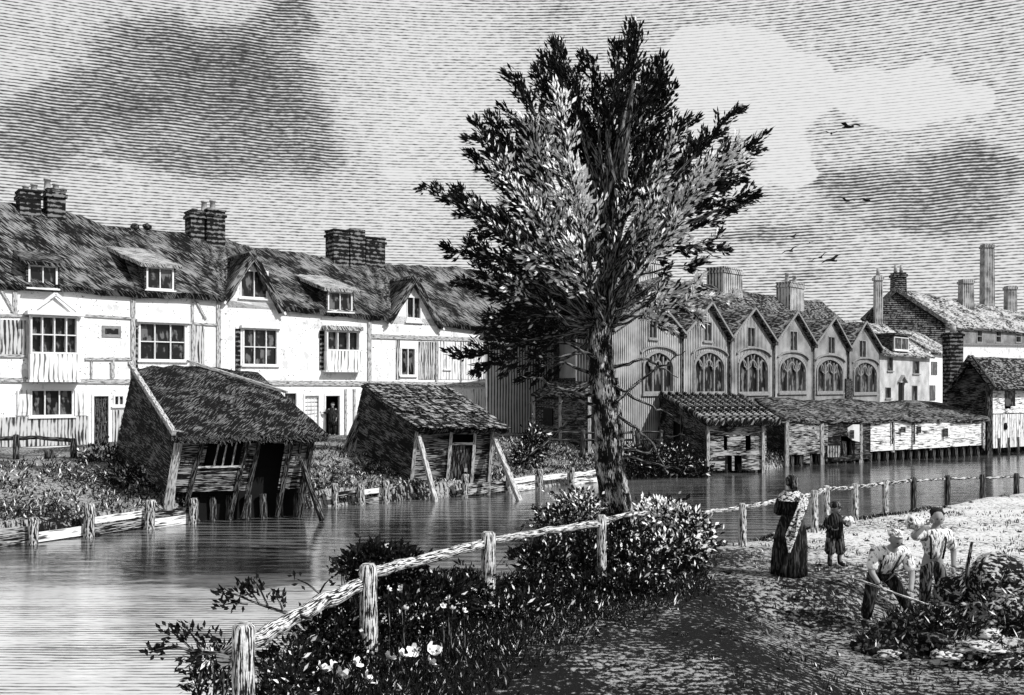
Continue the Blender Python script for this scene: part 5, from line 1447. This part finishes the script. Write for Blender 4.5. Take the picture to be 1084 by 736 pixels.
heap('rubble_heap', 'tall grey heap of rubble and weeds at the right edge', 1068, 640, 13.9, .85, 1.0, .86, rubblem, 5, (420, (4, 4, 5)))
heap('rubble_heap', 'low stony rubble spread in front of the tall heap', 1052, 700, 12.2, .75, .5, .22, rubblem, 9, (160, (6, 3, 4)))
for lab, px, py, D, r in (('long flat pale stone lying at the bottom right', 1036, 686, 11.9, (.24, .16, .07)), ('smaller pale stone above the long flat one', 1050, 672, 12.2, (.13, .12, .06)), ('broken pale stone left of the rubble', 940, 693, 12., (.14, .1, .05)), ('pale stone half sunk in front of the earth heap', 998, 694, 11.8, (.15, .1, .05))):
    p = P(px, py, D); m = MB(); m.blob((p.x, p.y, max(p.z, hgt(p.x, p.y)+.02)), r, px, .6, 1.6, 3); o = m.build('stone', stonem); tag(o, lab, 'stone', 'loose stones by the heaps')
p0, p1 = P(1024, 600, 13.6), P(1029, 574, 13.5); m = MB(); m.tube([p0-V((0, 0, .3)), p0, p1], [.03, .025, .02], 6); tag(m.build('stick', barkd), 'short dark stake sticking up from the tall rubble heap', 'stick')
# clods on the path
m = MB()
for _ in range(500):
    x, y = R(1, 12), R(9.3, 22)
    if -sdf(NEAR, x, y) < .4: continue
    s_ = R(.012, .045)*(1.6 if R(0, 1) < .08 else 1); m.blob((x, y, hgt(x, y)), (s_*1.5, s_, s_*.5), R(0, 9), .4, 1.5, 1)
tag(m.build('path_clods', soil), 'scattered clods and pebbles on the trodden path', 'clods', kind='stuff')
m = MB()
for _ in range(260):
    x = R(3, 16); y = R(17, 27); d = -sdf(NEAR, x, y)
    if d < .05 or d > .75: continue
    s_ = R(.04, .12); m.blob((x, y, hgt(x, y)), (s_*1.5, s_, s_*.7), R(0, 9), .4, 1.5, 1)
tag(m.build('verge_stones', rubblem), 'line of small stones and weeds below the path fence', 'pebbles', kind='stuff')

# ------------------------------------------------------------------ birds
m = MB()
def bird_meshes():
    b = MB(); b.tube([(0, -.16, 0), (0, -.1, .01), (0, 0, .015), (0, .1, .01), (0, .2, 0)], [.012, .03, .038, .025, .008], 8)
    b.blob((0, -.17, .015), (.024, .03, .024), lv=2)
    w = MB()
    k = w.verts([(.02, -.07, .02), (.16, -.10, .10), (.36, -.02, .06), (.20, .02, .085), (.02, .06, .02)])
    w.face(range(k, k+5)); k = w.verts([(.02, -.07, .008), (.16, -.10, .088), (.36, -.02, .052), (.20, .02, .073), (.02, .06, .008)]); w.face(list(range(k, k+5))[::-1])
    for i in range(5): j = (i+1) % 5; w.face((k-5+i, k+i, k+j, k-5+j))
    w2 = MB(); w2.v = [(-x, y, z) for x, y, z in w.v]; w2.f = [f[::-1] for f in w.f]; w2.uv = [u[::-1] for u in w.uv]; w2.mi = w.mi; w2.sm = w.sm
    return b.mesh('bird_body', bird_m), w.mesh('wing', bird_m), w2.mesh('wing', bird_m)
bm_ = bird_meshes()
labs = ['large dark bird highest over the right clouds', 'faint small bird just left of the highest bird', 'left bird of the level pair in mid sky', 'right bird of the level pair in mid sky', 'small bird above the low left cluster', 'dark bird tilted over the hall ridge', 'faintest tiny bird between the low clusters', 'left bird of the lowest close pair', 'right bird of the lowest close pair, wings wide']
bd = [(897.5, 135, 1.15, .0), (880, 142, .75, .1), (896, 213, .72, .1), (917, 212.5, .8, -.1), (838.5, 251, .62, -.3), (836.5, 266, .75, -.45), (857, 257, .45, .2), (868.5, 273, .75, -.5), (880, 276, 1.0, -.4)]
for (px, py, s_, rl), lab in zip(bd, labs):
    root = thing('bird', lab, 'bird', P(px, py, 36), 'birds wheeling in the sky')
    for nm, me in zip(('bird_body', 'wing', 'wing'), bm_): o = link(nm, me, root); o.location = (0, 0, 0)
    root.scale = (s_*1.45,)*3; root.rotation_euler = (.25, rl, R(-.5, .5))
# ------------------------------------------------------------------ figures
def skin_mb(verts, edges, radii, lv=2):
    me = bpy.data.meshes.new('sk'); me.from_pydata([tuple(v) for v in verts], edges, [])
    o = bpy.data.objects.new('sk', me); col.objects.link(o)
    md = o.modifiers.new('s', 'SKIN'); md.use_smooth_shade = True
    sv = me.skin_vertices[0].data
    for i, r in enumerate(radii):
        rr = r if isinstance(r, (tuple, list)) else (r, r); sv[i].radius = rr; sv[i].use_root = (i == 0)
    ss = o.modifiers.new('d', 'SUBSURF'); ss.levels = lv; ss.render_levels = lv
    bpy.context.view_layer.update(); apply_mods(o)
    me2 = o.data; bpy.data.objects.remove(o)
    return me2
def addmesh(mb, me):
    k = mb.verts([v.co for v in me.vertices])
    for p in me.polygons: mb.face([k+i for i in p.vertices], None, 0, True)
EYES = []
def eyes(bodyo, r=.1):
    for p in EYES[-1]:
        m = MB(); m.blob(p, (.17*r, .12*r, .09*r), 1, 0, 1, 1); m.build('eye', hairm, bodyo)
def head(mb, c, r, face, tilt=0., hat=False):
    """c centre, r half height, face = unit vector the face looks along"""
    f = V(face).normalized(); s = V((0, 0, 1)).cross(f).normalized(); u = f.cross(s)
    bm = bmesh.new(); bmesh.ops.create_uvsphere(bm, u_segments=20, v_segments=14, radius=1.)
    k = len(mb.v)
    for v in bm.verts:
        x, y, z = v.co        # x side, y front, z up
        w = .74*(1-.22*max(0, -z)**1.5); dp = .86
        yy = y*dp
        if y > .2:
            yy += .20*math.exp(-((x/.16)**2+((z+.12)/.2)**2))      # nose
            yy += .05*math.exp(-((x/.3)**2+((z+.52)/.10)**2))      # lips
            yy += .10*math.exp(-((x/.3)**2+((z+.85)/.15)**2))      # chin
            for e in (-.33, .33): yy -= .10*math.exp(-(((x-e)/.17)**2+((z-.06)/.12)**2))
            yy += .05*math.exp(-((x/.6)**2+((z-.28)/.10)**2))      # brow
        mb.v.append(tuple(V(c)+s*(x*w*r)+f*(yy*r)+u*(z*r)))
    for fc in bm.faces: mb.face([k+v.index for v in fc.verts], None, 0, True)
    bm.free()
    EYES.append([V(c)+s*(e*.27*r)+f*(.80*r)+u*(.05*r) for e in (-1, 1)])
    for e in (-1, 1): mb.blob(V(c)+s*(e*.76*r)-f*.02-u*.1*r, (.10*r+.008, .2*r, .25*r), e, .1, 1, 2)
    return f, s, u
def hand(mb, wrist, d, palmn, size=.17, curl=.9, side=1):
    """palm plus five fingers curling about the held thing; d = direction of the hand"""
    d = V(d).normalized(); n = V(palmn).normalized(); s = d.cross(n).normalized()*side; k = size/.18
    vs = [V(wrist), V(wrist)+d*.045*k, V(wrist)+d*.085*k]; addmesh(mb, skin_mb(vs, [(0, 1), (1, 2)], [(.022*k, .018*k), (.036*k, .016*k), (.038*k, .014*k)], 1))
    for i, ln in enumerate((.065, .075, .07, .055)):
        b = V(wrist)+d*.075*k+s*((i-1.5)*.019*k)
        d1 = (d*math.cos(curl*.5)+n*math.sin(curl*.5)); d2 = (d*math.cos(curl*1.4)+n*math.sin(curl*1.4)); d3 = (d*math.cos(curl*2.1)+n*math.sin(curl*2.1))
        q = [b, b+d1*ln*.5*k, b+(d1*.5+d2*.35)*ln*k, b+(d1*.5+d2*.35+d3*.28)*ln*k]
        mb.tube(q, [.0095*k, .009*k, .0085*k, .006*k], 6)
    b = V(wrist)+d*.03*k-s*.03*k; mb.tube([b, b-s*.025*k+d*.025*k+n*.015*k, b-s*.02*k+d*.055*k+n*.035*k], [.012*k, .011*k, .008*k], 6)
def loft(mb, rings, n=28, fold=0., nf=9, ph=0., cap=True):
    """rings: (centre, rx, ry[, fold]) stacked; makes draped cloth"""
    ks = []
    for i, rg in enumerate(rings):
        c, rx, ry = rg[:3]; fo = rg[3] if len(rg) > 3 else fold
        pts = []
        for j in range(n):
            a = 2*PI*j/n; f = 1+fo*math.sin(a*nf+ph+i*.25)+fo*.5*math.sin(a*(nf*2-3)+i*.5)
            pts.append(V(c)+V((math.cos(a)*rx*f, math.sin(a)*ry*f, 0)))
        ks.append(mb.verts(pts))
    for k0, k1 in zip(ks, ks[1:]):
        for j in range(n): j2 = (j+1) % n; mb.face((k0+j, k0+j2, k1+j2, k1+j), None, 0, True)
    if cap: mb.face([ks[0]+j for j in range(n)][::-1]); mb.face([ks[-1]+j for j in range(n)])
def body(base, J, rads, edges, order):
    vs = [base+V(J[k]) for k in order]; idx = {k: i for i, k in enumerate(order)}
    return skin_mb(vs, [(idx[a], idx[b]) for a, b in edges], [rads[k] for k in order], 2)

# ---------- woman with shawl, back to us
B = V(P(838, 610, 15.3)); B.z = hgt(B.x, B.y)
root = thing('person', 'woman in long dark dress and pale striped shawl walking away beside the child', 'person', B)
def W(x, y, z): return B+V((x, y, z))
mb = MB()
ordr = ['pelvis', 'chest', 'neck', 'hd', 'sl', 'el', 'wl', 'sr', 'er', 'wr', 'hl', 'kl', 'al', 'tl', 'hr', 'kr', 'ar', 'tr']
J = dict(pelvis=(0, 0, .88), chest=(.0, .02, 1.18), neck=(.0, .02, 1.36), hd=(.01, .03, 1.46), sl=(-.17, .02, 1.28), el=(-.22, .08, 1.03), wl=(-.08, .22, 1.0), sr=(.17, .02, 1.28), er=(.22, .08, 1.03), wr=(.1, .22, 1.0), hl=(-.09, 0, .84), kl=(-.09, .05, .46), al=(-.09, 0, .07), tl=(-.1, .14, .03), hr=(.09, 0, .84), kr=(.09, -.03, .46), ar=(.09, -.1, .07), tr=(.1, .04, .03))
rd_ = dict(pelvis=.13, chest=.12, neck=.05, hd=.05, sl=.055, el=.042, wl=.028, sr=.055, er=.042, wr=.028, hl=.08, kl=.055, al=.035, tl=.03, hr=.08, kr=.055, ar=.035, tr=.03)
ed = [('pelvis', 'chest'), ('chest', 'neck'), ('neck', 'hd'), ('chest', 'sl'), ('sl', 'el'), ('el', 'wl'), ('chest', 'sr'), ('sr', 'er'), ('er', 'wr'), ('pelvis', 'hl'), ('hl', 'kl'), ('kl', 'al'), ('al', 'tl'), ('pelvis', 'hr'), ('hr', 'kr'), ('kr', 'ar'), ('ar', 'tr')]
addmesh(mb, body(B, J, rd_, ed, ordr))
head(mb, W(.01, .03, 1.50), .105, (.45, .85, 0))
hand(mb, W(-.08, .22, 1.0), (1, .3, 0), (0, -1, 0)); hand(mb, W(.1, .22, 1.0), (-1, .3, .1), (0, -1, 0), side=-1)
mb.build('body', skinm, root)
mb = MB(); loft(mb, [(W(-.03, 0, .02), .27, .24, .10), (W(-.03, 0, .2), .265, .235, .11), (W(-.02, 0, .45), .26, .22, .10), (W(-.01, 0, .7), .235, .19, .07), (W(0, 0, .9), .19, .15, .03), (W(0, .01, 1.0), .15, .12, .01)], 56, nf=11); mb.build('skirt', cloth_d, root)
mb = MB(); loft(mb, [(W(0, .01, .97), .155, .125), (W(0, .01, 1.12), .165, .13), (W(0, .02, 1.25), .185, .12), (W(0, .02, 1.33), .14, .09), (W(0, .02, 1.38), .06, .06)], 28)
addmesh(mb, skin_mb([W(-.15, .02, 1.28), W(-.23, .08, 1.02), W(-.10, .2, 1.0)], [(0, 1), (1, 2)], [.08, .065, .05])); addmesh(mb, skin_mb([W(.15, .02, 1.28), W(.23, .08, 1.02), W(.12, .2, 1.0)], [(0, 1), (1, 2)], [.08, .065, .05])); mb.build('bodice', cloth_d, root)
# shawl: a draped strip from the right shoulder across the back to a point low on the left
mb = MB(); k0 = []
n1, n2 = 16, 12
for i in range(n1+1):
    t = i/n1
    for j in range(n2+1):
        s = j/n2
        z = 1.36-1.0*(1-abs(s-.3)*1.1)*t-.10*s*(1-t)
        a = -PI*.5+(.9-1.15*t)+(-.55+1.25*s)*(.9-.25*t)     # angle round the body: from right side to left back
        rx = .21+.06*t+.015*math.sin(s*14+t*5); ry = .17+.05*t+.015*math.sin(s*14+t*5)
        k0.append(W(math.cos(a)*rx*(1.12), math.sin(a)*ry*1.2, z))
kk = mb.verts(k0); kb = mb.verts([p+(V((B.x, B.y, p.z))-p)*.07 for p in k0])
for i in range(n1):
    for j in range(n2):
        q = [i*(n2+1)+j, i*(n2+1)+j+1, (i+1)*(n2+1)+j+1, (i+1)*(n2+1)+j]
        mb.face([kk+a for a in q], None, 0, True); mb.face([kb+a for a in q][::-1], None, 0, True)
loft(mb, [(W(0, .01, 1.22), .225, .17, .03), (W(0, .02, 1.3), .2, .15, .03), (W(0, .02, 1.38), .11, .10, .02)], 28, cap=False)
mb.build('shawl', cloth_s, root)
mb = MB(); mb.blob(W(.005, .005, 1.535), (.105, .115, .105), 2, .12, 1.5, 3); mb.blob(W(.03, -.05, 1.47), (.07, .07, .09), 4, .15, 1.5, 3); mb.build('bonnet', cloth_g, root)

# ---------- child
B = V(P(884, 600, 16.1)); B.z = hgt(B.x, B.y)
root = thing('person', 'small child in dark jacket and baggy breeches carrying a pale bundle', 'person', B)
mb = MB(); sc_ = .68
J2 = dict(pelvis=(0, 0, .55), chest=(.0, .01, .77), neck=(.0, .0, .90), hd=(.01, -.0, .96), sl=(-.12, .0, .85), el=(-.15, .02, .70), wl=(-.06, -.10, .64), sr=(.12, .0, .85), er=(.19, -.02, .72), wr=(.17, -.13, .74), hl=(-.06, 0, .52), kl=(-.07, -.02, .29), al=(-.08, .02, .05), tl=(-.11, -.07, .025), hr=(.07, 0, .52), kr=(.08, -.02, .29), ar=(.09, .0, .05), tr=(.13, -.08, .025))
rr2 = {k: v*.62 for k, v in rd_.items()}
addmesh(mb, body(B, J2, rr2, ed, ordr)); head(mb, W(.01, -.0, 1.0), .095, (.7, -.7, 0))
hand(mb, W(-.06, -.10, .64), (.9, -.4, .1), (0, -.3, 1), .12); hand(mb, W(.17, -.13, .74), (.2, -1, .1), (-1, 0, 0), .12); eyes(mb.build('body', skinm, root))
mb = MB(); loft(mb, [(W(0, 0, .5), .15, .12, .04), (W(0, 0, .62), .135, .11, .03), (W(0, 0, .76), .135, .10), (W(0, 0, .85), .13, .085), (W(0, 0, .91), .05, .05)], 28)
for a, b, c in (((-.11, 0, .85), (-.16, .02, .70), (-.08, -.09, .65)), ((.11, 0, .85), (.2, -.02, .72), (.175, -.11, .735))): addmesh(mb, skin_mb([W(*a), W(*b), W(*c)], [(0, 1), (1, 2)], [.055, .052, .042]))
mb.build('jacket', cloth_d, root)
mb = MB()
for s_ in (-1, 1): loft(mb, [(W(s_*.085, .0, .21), .06, .06, .04), (W(s_*.085, 0, .27), .095, .085, .05), (W(s_*.075, 0, .4), .09, .09, .04), (W(s_*.055, 0, .54), .08, .10, .02)], 20)
mb.build('breeches', cloth_g, root)
mb = MB()
for s_, t_ in ((-1, (-.11, -.09)), (1, (.13, -.10))): addmesh(mb, skin_mb([W(s_*.08, .02, .22), W(s_*.085, .02, .06), W(t_[0], t_[1], .035)], [(0, 1), (1, 2)], [.04, .045, .035]))
mb.build('boot', hairm, root)
mb = MB(); mb.blob(W(.0, .01, 1.045), (.098, .1, .068), 2, .1, 1.5, 3); mb.blob(W(.07, -.06, 1.03), (.05, .05, .012), 2, .1, 1.5, 2); mb.build('cap', cloth_g, root)
o = MB(); o.blob(W(.17, -.17, .80), (.085, .07, .075), 3, .3, 2., 3); tag(o.build('bundle', cloth_w), "pale cloth bundle held in the child's arms", 'bundle')

# ---------- labourers
def labourer(label, B, J, look, hands, cap_=True, legs=True, vest=False):
    root = thing('person', label, 'person', B)
    w = lambda p: B+V(p)
    rads = dict(pelvis=.115, chest=.135, neck=.055, hd=.055, sl=.07, el=.048, wl=.033, sr=.07, er=.048, wr=.033, hl=.085, kl=.06, al=.04, tl=.035, hr=.085, kr=.06, ar=.04, tr=.035)
    mb = MB(); addmesh(mb, body(B, J, rads, ed, ordr)); head(mb, w(J['hd'])+V((look[0]*.03, look[1]*.03, .05)), .115, look)
    for h in hands: hand(mb, w(J[h[0]]), h[1], h[2], .19, side=h[3])
    eyes(mb.build('body', skinm, root))
    J3 = {k: V(v) for k, v in J.items()}
    def lerp(a, b, t): return tuple(J3[a].lerp(J3[b], t))
    mb = MB()   # shirt with rolled sleeves
    pts = [J['pelvis'], lerp('pelvis', 'chest', .5), J['chest'], lerp('chest', 'neck', .82), J['sl'], lerp('sl', 'el', .5), lerp('sl', 'el', .98), J['sr'], lerp('sr', 'er', .5), lerp('sr', 'er', .98)]
    addmesh(mb, skin_mb([w(p) for p in pts], [(0, 1), (1, 2), (2, 3), (2, 4), (4, 5), (5, 6), (2, 7), (7, 8), (8, 9)], [(.16, .13), (.165, .14), (.20, .155), (.10, .085), .10, .092, .078, .10, .092, .078]))
    mb.build('shirt', cloth_w, root)
    mb = MB(); pts = [lerp('pelvis', 'chest', .12), J['pelvis'], J['hl'], J['kl'], lerp('kl', 'al', .85), J['hr'], J['kr'], lerp('kr', 'ar', .85)]
    addmesh(mb, skin_mb([w(p) for p in pts], [(0, 1), (1, 2), (2, 3), (3, 4), (1, 5), (5, 6), (6, 7)], [(.17, .14), (.165, .14), .115, .092, .08, .115, .092, .08])); mb.build('trousers', cloth_d if cap_ else cloth_g, root)
    for a, b in (('al', 'tl'), ('ar', 'tr')):
        mb = MB(); addmesh(mb, skin_mb([w(J[a])+V((0, 0, .06)), w(J[a]), w(J[b])], [(0, 1), (1, 2)], [.055, .055, .045])); mb.build('boot', hairm, root)
    # waistcoat front / braces
    mb = MB()
    for s_, sh in ((-1, 'sl'), (1, 'sr')):
        a = w(lerp('chest', sh, .6))+V((0, 0, .08)); b = w(lerp('pelvis', 'chest', .15))+V((s_*.09, 0, 0)); f = V((0, -1, 0))
        q = [a, a.lerp(b, .25)+f*.16, a.lerp(b, .6)+f*.16, b+f*.14]
        mb.tube(q, [.016]*4, 5)
    mb.build('braces', cloth_d, root)
    hc = w(J['hd'])+V((look[0]*.02, look[1]*.02, .105))
    mb = MB()
    if cap_:
        mb.blob(hc+V((-look[0]*.02, -look[1]*.02, .03)), (.105, .11, .065), 2, .1, 1.2, 3); mb.blob(hc+V((look[0]*.10, look[1]*.10, -.0)), (.07, .06, .012), 2, .05, 1, 2); mb.build('cap', cloth_w, root)
    else:
        mb.blob(hc+V((-look[0]*.04, -look[1]*.04, .01)), (.1, .105, .085), 6, .25, 2.5, 3); mb.build('hair', hairm, root)
    return root
B = V(P(941, 668, 13.55)); B.z = hgt(B.x, B.y)
k = 73.8
J = dict(pelvis=(-.08, .12, .78), chest=(.0, -.05, 1.06), neck=(.0, -.16, 1.20), hd=(.0, -.22, 1.27), sl=(-.22, -.06, 1.10), el=(-.30, -.12, .84), wl=(-.24, -.26, .70), sr=(.21, -.06, 1.10), er=(.27, -.15, .82), wr=(.17, -.34, .60), hl=(-.18, .1, .74), kl=(-.28, .0, .42), al=(-.33, .05, .07), tl=(-.37, -.12, .03), hr=(.05, .1, .74), kr=(.22, -.02, .42), ar=(.30, .06, .08), tr=(.36, -.10, .04))
labourer('bending labourer in pale cap and rolled white sleeves digging with a shovel', B, J, (.15, -.85, -.5), [('wl', (.4, -.3, -.8), (1, 0, .2), 1), ('wr', (.1, -.4, -.8), (-1, 0, .2), -1)])
sh = thing('shovel', "long-handled shovel gripped by the bending labourer", 'shovel', B+V((0, -.35, .5)))
a = B+V((-.57, -.32, .83)); b_ = B+V((.44, -.50, .43))
ha, hb = B+V((-.20, -.30, .64)), B+V((.185, -.42, .51))
d_ = (hb-ha).normalized(); a = ha-d_*.42; b_ = hb+d_*.45
m = MB(); m.tube([a, a.lerp(b_, .5), b_], [.018, .017, .017], 8); m.beam(a+V((0, 0, .05)), a-V((0, 0, .05)), .03, .03); m.build('shaft', railm, sh)
m = MB(); x_ = d_.cross(V((0, 0, 1))).normalized(); y_ = x_.cross(d_)
g0 = []
for i in range(5):
    t_ = i/4
    for j in range(5): s_ = j/4*2-1; g0.append(b_+d_*(.30*t_-.02)+x_*s_*.115*(1-.35*t_**3)+y_*(.03*s_*s_-.02))
kk = m.verts(g0); k2 = m.verts([p-y_*.006 for p in g0])
for i in range(4):
    for j in range(4): q = [i*5+j, i*5+j+1, i*5+j+6, i*5+j+5]; m.face([kk+z for z in q], None, 0, True); m.face([k2+z for z in q][::-1], None, 0, True)
m.build('blade', steel, sh)
B = V(P(987, 650, 14.5)); B.z = hgt(B.x, B.y)
J = dict(pelvis=(-.0, .0, .86), chest=(.03, .0, 1.18), neck=(.04, -.02, 1.38), hd=(.05, -.05, 1.47), sl=(-.18, .0, 1.29), el=(-.34, -.10, 1.22), wl=(-.16, -.14, 1.42), sr=(.24, .0, 1.26), er=(.34, .03, 1.0), wr=(.30, -.05, .76), hl=(-.10, 0, .82), kl=(-.12, -.04, .45), al=(-.13, .03, .07), tl=(-.16, -.12, .03), hr=(.1, 0, .82), kr=(.13, -.03, .45), ar=(.15, .05, .07), tr=(.19, -.1, .03))
labourer('bareheaded labourer in open white shirt standing behind the earth heap, hand raised to his brow', B, J, (-.15, -1., -.1), [('wl', (.75, 0, .6), (0, -1, 0), 1), ('wr', (0, -.1, -1), (-1, 0, 0), 1)], cap_=False)
o = MB(); c_ = B+V((-.30, -.08, 1.44)); o.blob(c_, (.13, .11, .10), 4, .35, 2.2, 3); tag(o.build('sack', cloth_w), 'pale sack carried on the shoulder of the bareheaded labourer', 'sack')

# ---------- small figure in the doorway
q = F1.px(353, 460, -.1); B = V((q.x, q.y, q.z))
B = V((F1.px(352, 461, .35).x, F1.px(352, 461, .35).y, 0)); B.z = P(352, 461, B.y).z
J = dict(pelvis=(0, 0, .88), chest=(.0, .0, 1.18), neck=(.0, .0, 1.4), hd=(.01, 0, 1.48), sl=(-.18, .0, 1.3), el=(-.28, -.03, 1.1), wl=(-.50, -.05, 1.15), sr=(.18, .0, 1.3), er=(.24, .02, 1.03), wr=(.2, -.1, .8), hl=(-.1, 0, .84), kl=(-.1, -.03, .46), al=(-.1, 0, .07), tl=(-.12, -.14, .03), hr=(.1, 0, .84), kr=(.1, -.03, .46), ar=(.1, 0, .07), tr=(.14, -.14, .03))
root = thing('person', 'dark-clothed person standing in the open cottage doorway', 'person', B)
w = lambda p: B+V(p)
mb = MB(); addmesh(mb, body(B, J, {k_: v*1. for k_, v in rd_.items()}, ed, ordr)); head(mb, w((.01, 0, 1.52)), .11, (-.6, -.8, 0)); hand(mb, w(J['wl']), (-1, 0, 0), (0, 0, 1)); hand(mb, w(J['wr']), (0, 0, -1), (-1, 0, 0)); mb.build('body', skinm, root)
mb = MB(); loft(mb, [(w((0, 0, .5)), .22, .18, .04), (w((0, 0, .8)), .2, .16, .02), (w((0, 0, 1.15)), .19, .14), (w((0, 0, 1.32)), .16, .1), (w((0, 0, 1.38)), .06, .06)], 28)
for a, b, c in ((J['sl'], J['el'], (-.44, -.05, 1.14)), (J['sr'], J['er'], (.21, -.07, .86))): addmesh(mb, skin_mb([w(a), w(b), w(c)], [(0, 1), (1, 2)], [.08, .07, .05]))
mb.build('coat', cloth_d, root)
mb = MB()
for s_ in (-1, 1): loft(mb, [(w((s_*.1, 0, .06)), .085, .085), (w((s_*.1, 0, .5)), .1, .1), (w((s_*.09, 0, .8)), .1, .12)], 16)
mb.build('trousers', cloth_d, root)
mb = MB(); mb.blob(w((.01, .02, 1.58)), (.1, .11, .07), 2, .1, 1, 2); mb.build('cap', hairm, root)
m = MB(); m.box(B+V((0, .1, -.42)), 2.6, 1.6, .8, (F1.u, F1.n, V((0, 0, 1)))); tag(m.build('doorstep', rubblem), 'low stone platform under the open cottage doorway', 'step')
sc.cycles.max_bounces = 6
